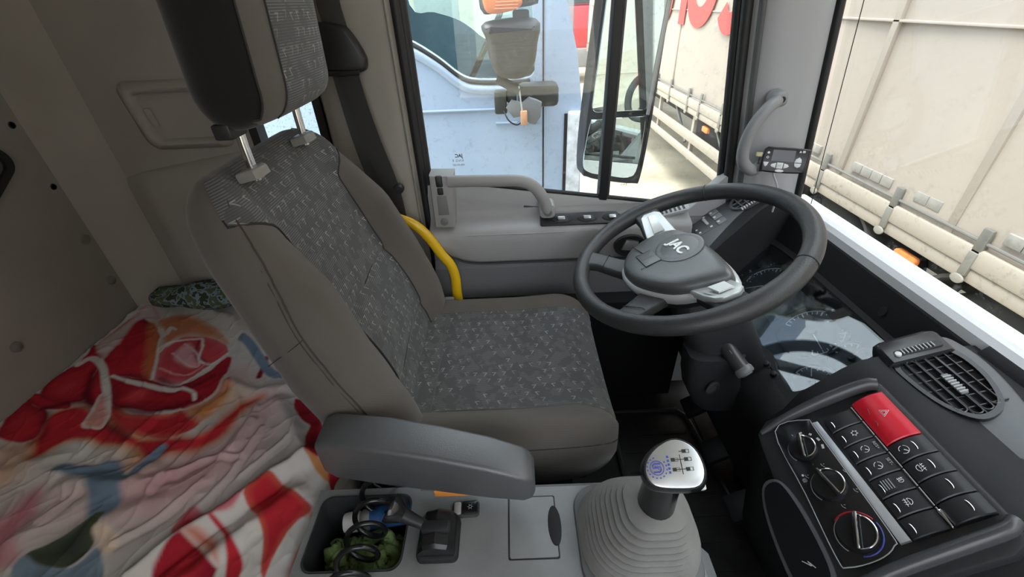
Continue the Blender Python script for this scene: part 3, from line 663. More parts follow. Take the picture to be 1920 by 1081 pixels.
def hpatch(y0, y1, mat, name, off):
    rows = []
    for z in np.linspace(.015, .985, 34):
        R = hring(z); row = []
        fr2 = sorted([p for p in R if p[0] > -.03], key=lambda p: p[1]); yy = [p[1] for p in fr2]; xx = [p[0] for p in fr2]
        for y in np.linspace(y0, y1, 16):
            x = float(np.interp(y * (.9 + .1 * min(1, (z) * 5, (1 - z) * 5)), yy, xx))
            row.append(Vector((hx(z) + x + off, y * (1 - .04 * z), zb + (zt - zb) * z)) - Vector((S0.x, 0, S0.z)))
        rows.append(row)
    return MB().loft(rows, closed=False, flip=True).build(name, mat, hr, smooth=180)
hpatch(-.122, .122, cloth, 'front_band', .0012); hpatch(-.075, .128, pat_b, 'patterned_insert', .0024)
for y in (-.1225, -.0755):
    pts = []
    for z in np.linspace(.02, .98, 30):
        R = hring(z); fr2 = sorted([p for p in R if p[0] > -.03], key=lambda p: p[1])
        x = float(np.interp(y * (.9 + .1 * min(1, z * 5, (1 - z) * 5)), [p[1] for p in fr2], [p[0] for p in fr2]))
        pts.append(Vector((hx(z) + x + .002, y * (1 - .04 * z), zb + (zt - zb) * z)) - Vector((S0.x, 0, S0.z)))
    seamline(pts, .0014, seam_dk, 'seam', hr)
guide_m = pm('guide_grey', (.24, .23, .215), .4)
for y in (-.094, .094):
    P0 = Vector((-.373, y, -.205)) - Vector((S0.x, 0, S0.z)); 
    MB().tube([P0, P0 + Vector((0, 0, .05)), P0 + Vector((.002, 0, .11))], .0068, 12).build('headrest_post', chrome, seat)
    Mg2 = Matrix.Translation(P0 + Vector((0, 0, .004))) @ Matrix.Rotation(-math.radians(12), 4, 'Y')
    MB().prism([(-.015, -.020), (.012, -.020), (.018, -.010), (.018, .012), (.010, .020), (-.015, .020)], 0, .015, .005, Mg2, seg=3).build('post_guide', guide_m, seat)
P0 = Vector((-.375, -.118, -.132)) - Vector((S0.x, 0, S0.z)); MB().box(P0 + Vector((-.012, -.012, -.008)), P0 + Vector((.012, .03, .012)), .003).build('headrest_clip', black, seat)
# ---- cushion
CO = Vector((0, SY, -.655)) - S0
X0, X1 = -.27, .192
def cW(x):
    w = .228 + .010 * (x + .2)
    if x > .08: w *= .70 + .30 * max(0, 1 - ((x - .08) / (X1 - .08)) ** 2.4) ** .5
    return w
def cZ(y, x):
    W = cW(x); a = abs(y); wi = .158
    z = -.004 + .010 * min(1, a / wi) ** 3 + .012 * (x / .2 if x > 0 else 0) - .005 * math.exp(-((x + .175) / .010) ** 2) * (a < wi)
    if a > wi:
        u = (a - wi) / max(.005, W - wi)
        z += .014 * math.sin(min(1, u / .6) * math.pi / 2) - (.07 * (1 - math.sqrt(max(0, 1 - ((u - .35) / .65) ** 2.2))) if u > .35 else 0)
    if x > .09:
        k = (x - .09) / (X1 - .09); z -= .085 * (1 - math.sqrt(max(0, 1 - k ** 2.2)))
    return z
xs_ = list(np.linspace(X0, .09, 30)) + [.10, .11, .12, .13, .14, .15, .16, .168, .175, .181, .186, .189, .1915]
rings = []
for x in xs_:
    W = cW(x); zlow = -.135 + .03 * max(0, (x - .05) / .14)
    rings.append([Vector((x, W * q, cZ(W * q, x))) for q in fr_] + [Vector((x, W * q * .97, min(zlow, cZ(W * .999, x) - .02))) for q in fr_[::-1][1:-1:3]])
cush = MB().loft(rings).build('cushion', cloth, seat, smooth=180); cush.location = CO
rows = []
for x in list(np.linspace(-.26, .10, 30)) + [.11, .12, .13, .14, .15, .16, .168, .175, .181, .186]:
    w = min(.156, cW(x) * .95); rows.append([Vector((x + (.0015 if x > .13 else 0), y, cZ(y, x) + .0016)) for y in np.linspace(-w, w, 30)])
MB().loft(rows, closed=False).build('patterned_insert', pat_c, cush, smooth=180)
for sgn in (-1, 1): seamline([(x, sgn * min(.157, cW(x) * .95), cZ(sgn * min(.157, cW(x) * .95), x) + .001) for x in list(np.linspace(-.26, .1, 20)) + [.12, .14, .16, .175, .184]], .0018, seam_m, 'seam', cush)
seamline([(-.175 + .0, y, cZ(y, -.175) + .002) for y in np.linspace(-.155, .155, 20)], .0015, seam_m, 'seam', cush)
seamline([(x, -cW(x) * .985, cZ(cW(x) * .985, x) - .004) for x in list(np.linspace(-.2, .1, 16)) + [.12, .14, .16, .175, .184]], .0016, seam_dk, 'seam', cush)
# ---- armrest
def arm_ring(x, yc, w, zt_, zb_, r=.0075):
    return [Vector((x, yc + p[0], p[1])) - S0 for p in rrect(-w, zb_, w, zt_, r, 4)]
arm = [(-.305, .425, .020, -.545, -.575), (-.302, .425, .027, -.527, -.592), (-.285, .424, .031, -.519, -.602), (-.20, .412, .032, -.520, -.608), (-.12, .400, .031, -.529, -.612), (-.05, .389, .030, -.541, -.615), (.0, .380, .028, -.553, -.613), (.012, .378, .025, -.560, -.608), (.017, .377, .019, -.566, -.600)]
arm_m = pm('armrest_black', (.080, .082, .085), .36, spec=.9, bump=.3, bscale=800)
ar = MB().loft([arm_ring(*a) for a in arm], flip=False).build('armrest', arm_m, seat, smooth=50)
MB().box(Vector((-.135, .370, -.622)) - S0, Vector((-.055, .374, -.606)) - S0, .002).build('orange_tab', pm('tab_orange', (.75, .28, .06), .4), ar)
MB().lathe([(.02, 0), (.02, .05), (.017, .055), (.001, .055)], 20, Matrix.Translation(Vector((-.26, .50, -.575)) - S0) @ Matrix.Rotation(math.radians(90), 4, 'X')).build('armrest_pivot', arm_m, ar)
# ---- base
MB().box(Vector((-.22, .50, -.80)) - S0, Vector((.13, .93, -.765)) - S0, .01).build('seat_pan', black, seat)
MB().loft([[Vector((-.20 - k * .02, .51 - k * .02, z)) - S0, Vector((.10 + k * .03, .51 - k * .02, z)) - S0, Vector((.10 + k * .03, .92 + k * .02, z)) - S0, Vector((-.20 - k * .02, .92 + k * .02, z)) - S0] for k, z in ((0, -.80), (0, -.9), (1, -1.1), (1, FLOOR))], flip=True).build('seat_base', black, seat, smooth=20)
MB().box(Vector((-.20, .942, -.715)) - S0, Vector((-.165, .957, -.655)) - S0, .005).build('belt_buckle', pm('buckle_grey', (.3, .3, .3), .4), seat)
MB().tube([Vector(p) - S0 for p in ((-.215, .93, -.69), (-.19, .955, -.70), (-.16, .96, -.705))], .004, 8).build('recline_lever', chrome, seat)

# ------------------------------------------------------------------ seat belt on the B-pillar
belt_m = pm('belt_webbing', (.043, .043, .042), .6, bump=.3, bscale=600)
sb = thing('seat_belt', 'black seat belt hanging from its guide loop on the pillar', 'seat belt', (-.324, 1.02, -.074)); K0 = Vector((-.324, 1.02, -.074))
def strip(path, wid, th, wdir): 
    rows = []
    for p, wd in zip(path, wdir):
        p = Vector(p); wd = Vector(wd).normalized() * wid / 2; n = Vector((0, -1, 0)) * th / 2
        rows.append([p - wd - n - K0, p + wd - n - K0, p + wd + n - K0, p - wd + n - K0])
    return MB().loft(rows)
dn = cr([(-.333, 1.008, -.09), (-.327, 1.004, -.16), (-.312, 1.0, -.25), (-.290, .998, -.36), (-.285, 1.0, -.47), (-.285, 1.0, -.62), (-.285, 1.0, -.80)], 5)
strip(dn, .046, .0025, [(1, -.25, .22)] * len(dn)).build('webbing', belt_m, sb)
up_ = [(-.352, 1.022, .5), (-.348, 1.02, .2), (-.345, 1.02, 0), (-.338, 1.018, -.06)]
strip(up_, .046, .0025, [(1, 0, .05)] * 4).build('webbing', belt_m, sb)
dn2 = cr([(-.350, 1.022, -.10), (-.340, 1.024, -.25), (-.32, 1.024, -.4), (-.31, 1.02, -.6)], 5)
strip(dn2, .046, .0025, [(1, 0, .1)] * len(dn2)).build('webbing', belt_m, sb)
Mb = basis((0, 0, 0), VX, VZ, -VY)
MB().prism(cr([(-.052, -.040), (.02, -.040), (.034, -.022), (.030, .0), (.012, .034), (-.005, .046), (-.052, .046)], 4, True), 0, .024, .008, Mb, seg=3).build('loop_cover', black, sb)
MB().tube([(-.05, -.03, -.038), (.02, -.03, -.038)], .005, 8).build('loop_bar', rubber, sb)
MB().lathe([(.012, 0), (.012, .012), (.01, .016), (.001, .016)], 14, basis((.055, -.02, -.29), VX, VZ, -VY)).build('belt_stop', black, sb)

# ------------------------------------------------------------------ yellow rail beside the seat
yr = cr([(-.32, .985, -.425), (-.275, .985, -.440), (-.240, .984, -.460), (-.214, .983, -.492), (-.190, .982, -.537), (-.168, .98, -.572), (-.160, .978, -.61), (-.160, .976, -.66), (-.157, .974, -.74), (-.157, .972, -.95), (-.157, .972, FLOOR)], 6)
o = MB().tube(yr, .0135, 12, ell=.7, up=(1, 0, 0)).build('yellow_rail', pm('yellow_paint', (.85, .52, .01), .35, coat=.3), smooth=60)
tag(o, 'bright yellow bent metal rail between seat and door', 'rail')
# ------------------------------------------------------------------ bunk and printed sheet
BZ = -.68; BX0, BX1 = -1.066, -.343
MB_b = MB().box((BX0, -.72, BZ - .14), (BX1 - .012, 1.035, BZ - .012), .02, 3)
o = MB_b.build('bunk_mattress', pm('mattress_grey', (.25, .24, .23), .9)); tag(o, 'thick bunk mattress under the flowered sheet behind the seat', 'mattress')
o = MB().box((BX0, -.74, FLOOR), (BX1 - .03, 1.045, BZ - .142), .01).build('bunk_box', pm('bunk_grey', (.10, .10, .095), .7)); tag(o, 'plain grey bunk box carrying the mattress', 'bunk')
# picture print laid out in sheet coordinates: crop-pixel outlines carried onto the bunk plane
def ray_(u, v):
    c = ((u - 960) / 808.5, (v - 540.5) / 808.5, 1); return [sum(Mx[i][k] * c[k] for k in range(3)) for i in range(3)]
def sh(p):
    d = ray_(p[0] / 2.0, 540 + p[1] / 2.0); t = BZ / d[2]; return (d[0] * t, d[1] * t)
nx, ny = 440, 640
u = np.linspace(0, 1, nx); L_top = BX1 - BX0; L_drop = .20
s_ = u * (L_top + L_drop)
yv = np.linspace(-.30, 1.045, ny)
Sg, Yg = np.meshgrid(s_, yv, indexing='ij')
r_ = .022
def drape(s):
    e = L_top - r_
    x = np.where(s < e, BX0 + s, np.where(s < e + r_ * math.pi / 2, BX0 + e + r_ * np.sin(np.clip((s - e) / r_, 0, math.pi / 2)), BX1))
    z = np.where(s < e, 0, np.where(s < e + r_ * math.pi / 2, -r_ * (1 - np.cos(np.clip((s - e) / r_, 0, math.pi / 2))), -r_ - (s - e - r_ * math.pi / 2)))
    return x, z
Xg, Zg = drape(Sg); PX = BX0 + Sg            # print coordinate runs on over the edge
def vnoise(X, Y, f, seed):
    g = np.random.default_rng(seed).random((64, 64)); xi = X * f + 40; yi = Y * f + 40
    x0 = np.floor(xi).astype(int); y0 = np.floor(yi).astype(int); fx = xi - x0; fy = yi - y0
    fx = fx * fx * (3 - 2 * fx); fy = fy * fy * (3 - 2 * fy)
    a = g[x0 % 64, y0 % 64]; b = g[(x0 + 1) % 64, y0 % 64]; c = g[x0 % 64, (y0 + 1) % 64]; d = g[(x0 + 1) % 64, (y0 + 1) % 64]
    return a * (1 - fx) * (1 - fy) + b * fx * (1 - fy) + c * (1 - fx) * fy + d * fx * fy
def segd(P):
    D = np.full(PX.shape, 9.0)
    for (ax, ay), (bx, by_) in zip(P[:-1], P[1:]):
        vx, vy = bx - ax, by_ - ay; L = vx * vx + vy * vy + 1e-9
        t = np.clip(((PX - ax) * vx + (Yg - ay) * vy) / L, 0, 1)
        D = np.minimum(D, np.hypot(PX - ax - t * vx, Yg - ay - t * vy))
    return D
def inside(P):
    I = np.zeros(PX.shape, bool); n = len(P)
    for i in range(n):
        (ax, ay), (bx, by_) = P[i], P[(i + 1) % n]
        c = ((ay > Yg) != (by_ > Yg)) & (PX < (bx - ax) * (Yg - ay) / (by_ - ay + 1e-12) + ax); I ^= c
    return I
nA = vnoise(PX, Yg, 9, 1); nB = vnoise(PX, Yg, 26, 2); nC = vnoise(PX, Yg, 70, 3)
COL = np.empty(PX.shape + (3,)); COL[:] = (.56, .53, .505)
COL += ((nA - .5) * .10)[..., None]
def mix(mask, col, col2=None, k=None):
    c = np.array(col); m = mask[..., None]
    if col2 is not None: c = c * (1 - k[..., None]) + np.array(col2) * k[..., None]
    COL[:] = COL * (1 - m) + c * m
def poly(pts, col, soft=.003, col2=None, edge=.04, amt=1.0, smooth=True):
    P = [sh(p) for p in pts]
    if smooth: P = [tuple(q) for q in cr(P, 5, True)]
    d = segd(P + [P[0]]); sd = np.where(inside(P), d, -d) + (nB - .5) * .006
    m = np.clip(sd / (soft * .6) * .5 + .5, 0, 1) * amt
    k = np.clip(1 - sd / edge, 0, 1) * np.clip(.25 + nA, 0, 1) if col2 is not None else None
    mix(m, col, col2, k)
def stroke(pts, w, col, soft=.0025, amt=1.0):
    P = [tuple(q) for q in cr([sh(p) for p in pts], 6)]
    mix(np.clip((w - segd(P)) / soft * .5 + .5, 0, 1) * amt, col)
def blob(c, r, col, amt=.8):
    x, y = sh(c); mix(np.exp(-((PX - x) ** 2 + (Yg - y) ** 2) / r ** 2) * amt * np.clip(.5 + nA, 0, 1), col)
RED, DRED, PNK, ORG, WHT = (.46, .022, .035), (.20, .008, .02), (.52, .20, .235), (.55, .24, .09), (.60, .56, .53)
GRN, BLU, DGR = (.12, .15, .08), (.16, .22, .30), (.035, .04, .035)
for c, r in (((930, 560), .07), ((640, 720), .06), ((480, 800), .08), ((760, 690), .05), ((100, 860), .07), ((880, 330), .04), ((1000, 430), .04)): blob(c, r, PNK, .45)
for c, r in (((520, 640), .05), ((860, 410), .05), ((60, 600), .05), ((20, 700), .04)): blob(c, r, ORG, .55)
poly([(0, 850), (90, 760), (200, 720), (180, 830), (90, 930), (70, 1020), (0, 1060), (-160, 1100), (-150, 900)], PNK, .012, WHT, .03)
# rose
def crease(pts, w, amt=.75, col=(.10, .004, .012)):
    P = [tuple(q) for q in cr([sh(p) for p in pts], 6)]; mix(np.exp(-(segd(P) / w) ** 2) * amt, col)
poly([(105, 655), (125, 560), (200, 470), (330, 440), (480, 540), (620, 560), (760, 540), (900, 430), (1000, 395), (930, 450), (830, 560), (720, 610), (600, 640), (545, 660), (500, 610), (380, 590), (260, 578), (160, 630)], RED, .016, ORG, .014)
poly([(0, 560), (15, 500), (85, 428), (140, 440), (182, 470), (150, 550), (80, 575)], RED, .004, DRED, .02)
poly([(100, 418), (150, 395), (255, 420), (255, 452), (160, 452)], RED, .003, DRED, .012)
poly([(150, 388), (215, 325), (305, 272), (352, 210), (385, 262), (350, 330), (330, 410), (250, 432), (175, 418)], RED, .004, DRED, .018)
poly([(360, 225), (500, 105), (560, 122), (600, 165), (592, 260), (572, 340), (440, 330), (405, 420), (345, 440), (322, 390), (355, 310), (388, 270)], RED, .004, DRED, .022)
poly([(560, 122), (600, 160), (592, 260), (575, 335), (545, 300), (560, 200)], (.50, .09, .04), .02, ORG, .02)
poly([(400, 430), (480, 465), (600, 478), (700, 455), (800, 415), (860, 335), (868, 380), (800, 455), (705, 545), (580, 562), (480, 548), (415, 500)], RED, .004, (.50, .16, .09), .014)
poly([(420, 332), (570, 345), (690, 366), (852, 262), (858, 305), (800, 400), (690, 450), (560, 462), (430, 440), (400, 400)], (.36, .014, .026), .004, DRED, .03)
poly([(575, 342), (598, 235), (690, 180), (790, 185), (858, 235), (765, 312), (692, 362)], (.50, .06, .075), .004, PNK, .02)
poly([(590, 120), (700, 95), (800, 140), (860, 210), (790, 185), (690, 178), (612, 228), (602, 170)], (.50, .20, .10), .006, WHT, .016)
poly([(640, 245), (715, 200), (745, 285), (692, 292)], (.60, .30, .32), .006, RED, .010)
poly([(700, 450), (800, 420), (858, 350), (885, 350), (880, 400), (815, 465), (745, 500)], ORG, .012, WHT, .014, .8)
blob((520, 400), .022, (.60, .06, .07), .8); blob((480, 510), .03, (.52, .05, .06), .7); blob((250, 370), .02, (.52, .05, .06), .7); blob((80, 500), .02, (.50, .04, .05), .6)
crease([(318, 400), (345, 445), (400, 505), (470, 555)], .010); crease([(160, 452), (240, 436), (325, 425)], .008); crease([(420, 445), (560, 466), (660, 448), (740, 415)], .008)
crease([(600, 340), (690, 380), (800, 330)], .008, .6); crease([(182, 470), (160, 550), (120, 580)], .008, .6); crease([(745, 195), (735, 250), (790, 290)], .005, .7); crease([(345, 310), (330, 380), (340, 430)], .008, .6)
stroke([(295, 285), (345, 262), (382, 290), (396, 350), (402, 420), (396, 470)], .0075, WHT)
poly([(352, 440), (392, 390), (408, 470), (375, 525), (310, 522), (318, 492)], (.60, .27, .24), .003, WHT, .010)
stroke([(422, 330), (520, 358), (620, 384), (690, 382), (728, 395), (732, 418)], .0042, WHT); stroke([(480, 348), (600, 376), (660, 384)], .0055, WHT)
stroke([(572, 340), (588, 260), (602, 190), (640, 150), (660, 155)], .0034, WHT); stroke([(690, 362), (760, 312), (855, 245)], .0042, WHT)
stroke([(600, 238), (650, 200), (750, 186), (760, 215)], .003, WHT); stroke([(645, 240), (700, 285), (745, 290), (735, 240), (690, 205)], .002, (.62, .45, .45)); stroke([(760, 215), (745, 265), (790, 285), (850, 250)], .0026, WHT)
stroke([(600, 300), (690, 330), (780, 280)], .002, (.60, .3, .3)); stroke([(600, 155), (620, 180), (640, 150)], .006, WHT)
poly([(360, 215), (440, 150), (505, 100), (560, 60), (600, 110), (520, 118), (430, 225), (388, 268)], (.56, .50, .48), .006, PNK, .012, .9)
# leaves
stroke([(235, 680), (320, 690), (400, 690), (470, 728), (550, 665), (605, 605)], .011, BLU, .004); stroke([(395, 690), (405, 750), (395, 820)], .024, BLU, .006)
poly([(395, 838), (320, 870), (210, 950), (105, 1000), (130, 1035), (250, 1042), (340, 970), (380, 880)], DGR, .003, GRN, .03)
poly([(40, 1090), (90, 1010), (140, 1040), (260, 1045), (370, 965), (385, 1090), (340, 1180), (120, 1180)], BLU, .004, (.28, .34, .40), .03)
poly([(350, 905), (400, 880), (450, 930), (400, 1000), (360, 960)], (.72, .52, .38), .006, WHT, .03)
# second flower, lower right
poly([(640, 905), (720, 815), (800, 855), (880, 770), (960, 735), (880, 830), (760, 880), (700, 940)], RED, .004, PNK, .02)
poly([(560, 1090), (620, 1010), (700, 935), (780, 950), (825, 1010), (800, 1090), (760, 1200), (560, 1200)], RED, .004, DRED, .05)
poly([(700, 930), (760, 900), (840, 950), (820, 1050), (770, 1000)], (.48, .12, .07), .004, WHT, .012)
poly([(800, 865), (850, 900), (890, 950), (905, 1030), (880, 1100), (845, 1090), (850, 1000), (840, 940)], RED, .004, None)
poly([(930, 790), (1020, 710), (1100, 760), (1155, 815), (1080, 900), (1010, 1020), (985, 1080), (985, 960), (970, 880)], RED, .003, (.50, .10, .06), .012)
poly([(1060, 1090), (1090, 1000), (1140, 930), (1165, 1000), (1140, 1100)], (.62, .20, .10), .004, PNK, .02)
poly([(1105, 410), (1160, 440), (1200, 500), (1215, 620), (1160, 650), (1150, 560), (1165, 510), (1120, 480)], DRED, .003, RED, .02)
poly([(1160, 640), (1215, 650), (1235, 700), (1200, 700)], ORG, .003, None)
poly([(1215, 610), (1270, 650), (1260, 740), (1235, 730)], RED, .003, None)
stroke([(1165, 840), (1175, 900)], .008, ORG)
stroke([(970, 330), (985, 300), (1000, 270)], .006, DRED); stroke([(910, 190), (940, 215), (1010, 310), (1060, 320)], .010, BLU)
# the same motifs repeat further along the bunk
wgt = np.clip((.29 - yv) / .07, 0, 1); jj = np.clip(np.searchsorted(yv, yv + .66), 0, ny - 1)
REP = COL[:, jj][::-1]; COL = COL * (1 - wgt[None, :, None]) + REP * wgt[None, :, None]
# wrinkles
def fold(pts, a, w): 
    P = [tuple(q) for q in cr([sh(p) for p in pts], 6)]; return a * np.exp(-(segd(P) / w) ** 2)
H = .006 * (vnoise(PX, Yg, 6, 5) - .5) + .004 * (vnoise(PX + .3 * Yg, Yg * .4, 30, 6) - .5) + .0022 * (vnoise(PX * .6 + Yg, (Yg - PX) * .5, 55, 7) - .5)
H += fold([(500, 1090), (700, 930), (860, 830), (1040, 700), (1160, 640)], .022, .016) - fold([(540, 1105), (730, 950), (890, 845), (1070, 715)], .010, .010)
H += fold([(700, 1090), (860, 960), (1000, 850), (1110, 770)], .012, .016) + fold([(0, 700), (150, 690), (300, 720), (470, 735), (560, 680)], .010, .018)
H += fold([(860, 360), (960, 385), (1120, 360)], .010, .014) + fold([(640, 620), (760, 470), (860, 400)], .006, .012) + fold([(420, 640), (520, 540), (620, 470)], .005, .010)
H += fold([(740, 760), (860, 600), (950, 500)], .006, .012) + fold([(0, 620), (120, 660), (220, 640)], .008, .014) + fold([(380, 880), (500, 830), (640, 790)], .008, .02)
H += fold([(220, 760), (320, 740), (470, 750), (640, 700)], .008, .012) + fold([(60, 960), (200, 860), (330, 800)], .008, .02)
H += fold([(600, 30), (720, 60), (860, 120), (1000, 260)], .007, .015) + fold([(1040, 420), (1120, 560), (1150, 640)], .010, .016)
for P_ in ([(430, 640), (590, 470)], [(480, 700), (720, 500)], [(560, 760), (780, 520)], [(700, 860), (850, 700), (980, 520)], [(880, 600), (960, 440)], [(220, 700), (520, 640)], [(300, 620), (420, 500)], [(900, 700), (1080, 560)], [(640, 700), (760, 640), (900, 620)], [(150, 880), (300, 760)], [(420, 950), (600, 850), (760, 720)]):
    H += fold(P_, .0042, .0045) - fold([(p[0] + 14, p[1] + 16) for p in P_], .002, .005)
def ridge(f, seed, ax, ay, p=5):
    n = vnoise(PX * ax + Yg * .6, Yg * ay - PX * .7, f, seed); return (1 - np.abs(2 * n - 1)) ** p
H += .0045 * ridge(7, 21, 1.0, .5, 8) + .0022 * ridge(18, 22, 1.2, .5, 7) + .0014 * ridge(42, 23, 1.0, .8, 5) + .0022 * ridge(13, 24, -.4, 1.1, 9)
edge = np.clip((Sg - (L_top - .05)) / .05, 0, 1)
Hn = H + .010
onx = np.where(Sg > L_top - r_, np.sin(np.clip((Sg - L_top + r_) / r_, 0, math.pi / 2)), 0)
Xf = Xg + Hn * onx * .8 + onx * .006 * np.sin(Yg * 40 + 2 * nA * 6) * edge; Zf = BZ - .012 + Zg + Hn * (1 - onx * .6)
nz_ = Xf.size
me = bpy.data.meshes.new('bed_sheet')
V = np.stack([Xf, Yg, Zf], -1).reshape(-1, 3)
idx = np.arange(nz_).reshape(nx, ny)
Q = np.stack([idx[:-1, :-1], idx[1:, :-1], idx[1:, 1:], idx[:-1, 1:]], -1).reshape(-1, 4)
me.vertices.add(nz_); me.vertices.foreach_set('co', V.ravel())
me.loops.add(Q.size); me.loops.foreach_set('vertex_index', Q.ravel().astype(np.int32))
me.polygons.add(len(Q)); me.polygons.foreach_set('loop_start', (np.arange(len(Q)) * 4).astype(np.int32)); me.polygons.foreach_set('loop_total', np.full(len(Q), 4, np.int32))
me.update(calc_edges=True)
ca = me.color_attributes.new('print', 'FLOAT_COLOR', 'POINT')
ca.data.foreach_set('color', np.concatenate([np.clip(COL.reshape(-1, 3), 0, 1), np.ones((nz_, 1))], 1).ravel().astype(np.float32))
sm = bpy.data.materials.new('printed_cotton'); sm.use_nodes = True; t = sm.node_tree; b = t.nodes['Principled BSDF']
at_ = t.nodes.new('ShaderNodeVertexColor'); at_.layer_name = 'print'; t.links.new(at_.outputs['Color'], b.inputs['Base Color']); b.inputs['Roughness'].default_value = .9; b.inputs['Specular IOR Level'].default_value = .15
cn = t.nodes.new('ShaderNodeTexCoord'); nn = t.nodes.new('ShaderNodeTexNoise'); nn.inputs['Scale'].default_value = 900; t.links.new(cn.outputs['Object'], nn.inputs['Vector'])
bpn = t.nodes.new('ShaderNodeBump'); bpn.inputs['Strength'].default_value = .25; bpn.inputs['Distance'].default_value = .0006; t.links.new(nn.outputs['Fac'], bpn.inputs['Height']); t.links.new(bpn.outputs[0], b.inputs['Normal'])
o = link('bed_sheet', me, sm, smooth=180); tag(o, 'rumpled cotton sheet printed with large red roses on the bunk', 'bedsheet')
# folded camouflage cloth tucked in the corner behind the seat
def camo_mat(name, c1, c2, c3, sc=40):
    m = pm(name, c1, .95, bump=.5, bscale=300, spec=.1); t = m.node_tree; b = t.nodes['Principled BSDF']
    co = t.nodes.new('ShaderNodeTexCoord'); n = t.nodes.new('ShaderNodeTexNoise'); n.inputs['Scale'].default_value = sc; t.links.new(co.outputs['Object'], n.inputs['Vector'])
    r = t.nodes.new('ShaderNodeValToRGB'); r.color_ramp.interpolation = 'CONSTANT'; e = r.color_ramp.elements; e[0].color = (*c1, 1); e[1].position = .48; e[1].color = (*c2, 1); q = e.new(.56); q.color = (*c3, 1)
    t.links.new(n.outputs['Fac'], r.inputs[0]); t.links.new(r.outputs[0], b.inputs['Base Color']); return m
rows = []
for i in range(22):
    a = i / 21; rows.append([Vector((-.985 + .33 * a, .99 + .05 * math.cos(q) * math.sin(math.pi * (.12 + .76 * a)) ** .5, -.640 + .030 * math.sin(q) * math.sin(math.pi * (.12 + .76 * a)) ** .5 + .006 * math.sin(14 * a + 3 * math.sin(q)))) for q in [2 * math.pi * k / 20 for k in range(20)]])
o = MB().loft(rows).build('folded_cloth', camo_mat('camo_cloth', (.10, .13, .07), (.20, .27, .32), (.05, .06, .04), 45), smooth=180); tag(o, 'rolled green and blue camouflage cloth at the far corner of the bunk', 'cloth')
# ------------------------------------------------------------------ engine-cover console
CZ = -.66
con_m = pm('console_charcoal', (.195, .198, .20), .42, spec=.7, bump=.35, bscale=650, var=.14, vscale=14)
con = thing('engine_console', 'charcoal engine cover console between the seats with a storage bin', 'console', (-.04, .1, FLOOR)); Q0 = Vector((-.04, .1, FLOOR))
def cp(mb, name, mat, smooth=40, parent=None):
    mb.v = [tuple(Vector(p) - Q0) for p in mb.v]; return mb.build(name, mat, parent or con, smooth)
def ringpts(rect, inner):
    x0, y0, x1, y1 = rect; cx = sum(p[0] for p in inner) / len(inner); cy = sum(p[1] for p in inner) / len(inner); out = []
    for p in inner:
        dx, dy = p[0] - cx, p[1] - cy
        t = min([((x1 if dx > 0 else x0) - cx) / dx if abs(dx) > 1e-9 else 9e9, ((y1 if dy > 0 else y0) - cy) / dy if abs(dy) > 1e-9 else 9e9]); out.append((cx + dx * t, cy + dy * t))
    return out
# top deck: a plate with the bin opening, and the plain deck running forward
hole = rrect(-.324, .286, -.178, .400, .018, 7)
rx0, ry0, rx1, ry1 = -.334, .272, -.168, .412
ins = []
# make sure the ring reaches the plate's corners
def with_corners(rect, inner):
    cx = sum(p[0] for p in inner) / len(inner); cy = sum(p[1] for p in inner) / len(inner)
    o = ringpts(rect, inner); res = list(o)
    for c in ((rect[0], rect[1]), (rect[2], rect[1]), (rect[2], rect[3]), (rect[0], rect[3])):
        k = min(range(len(o)), key=lambda i: (o[i][0] - c[0]) ** 2 + (o[i][1] - c[1]) ** 2); res[k] = c
    return res
deck = ring(with_corners((rx0, ry0, rx1, ry1), hole), hole, CZ - .012, CZ)
cp(deck, 'bin_deck', con_m, 30)
prof = [(.20, CZ - .0), (.412, CZ)]
cp(MB().loft([[Vector((x, -.14, CZ - .02)), Vector((x, -.12, CZ)), Vector((x, .404 - max(0, x - .14) * .9, CZ)), Vector((x, .4115 - max(0, x - .14) * .9, CZ - .006)), Vector((x, .418 - max(0, x - .14) * .9, CZ - .05)), Vector((x, .43 - max(0, x - .14) * .9, FLOOR)), Vector((x, -.14, FLOOR))] for x in (-.168, -.05, .05, .14, .20, .245)]), 'deck', con_m, 30)
cp(MB().box((-.334, -.14, CZ - .02), (-.168, .272, CZ), .004), 'deck_rear', con_m)
cp(MB().loft([[Vector((.245, -.14, CZ)), Vector((.245, .31, CZ)), Vector((.245, .31, FLOOR)), Vector((.245, -.14, FLOOR))], [Vector((.262, -.14, CZ - .012)), Vector((.262, .30, CZ - .012)), Vector((.275, .30, FLOOR)), Vector((.275, -.14, FLOOR))]], flip=True), 'deck_front', con_m, 30)
# bin
bm_ = pm('bin_black', (.030, .031, .034), .5, bump=.3, bscale=500)
hi = rrect(-.318, .292, -.184, .394, .02, 7)
mb = MB(); mb.loft([[Vector((*p, CZ + .0015)) for p in hole], [Vector((*p, CZ + .0015)) for p in rrect(-.3215, .2885, -.1805, .3975, .017, 7)], [Vector((*p, CZ - .01)) for p in rrect(-.3215, .2885, -.1805, .3975, .017, 7)], [Vector((*p, CZ - .13)) for p in hi]], cap0=False, cap1=True)
cp(mb, 'storage_bin', bm_, 40)
cp(MB().box((-.332, .28, FLOOR), (-.17, .41, CZ - .14)), 'bin_plinth', con_m, 0)
# square cover with a finger notch
lid = cp(MB().prism(rrect(-.0255, .2945, .0485, .3885, .003), CZ - .002, CZ + .0006, 0), 'lid_gap', rubber, 0)
lid = cp(MB().prism(rrect(-.0235, .2965, .0465, .3865, .003), CZ - .002, CZ + .0022, .001), 'hatch_lid', con_m)
nb = MB().prism(ellipse(.0445, .341, .010, .030, 24), CZ, CZ + .0032, .001); cp(nb, 'finger_notch', dash_m)
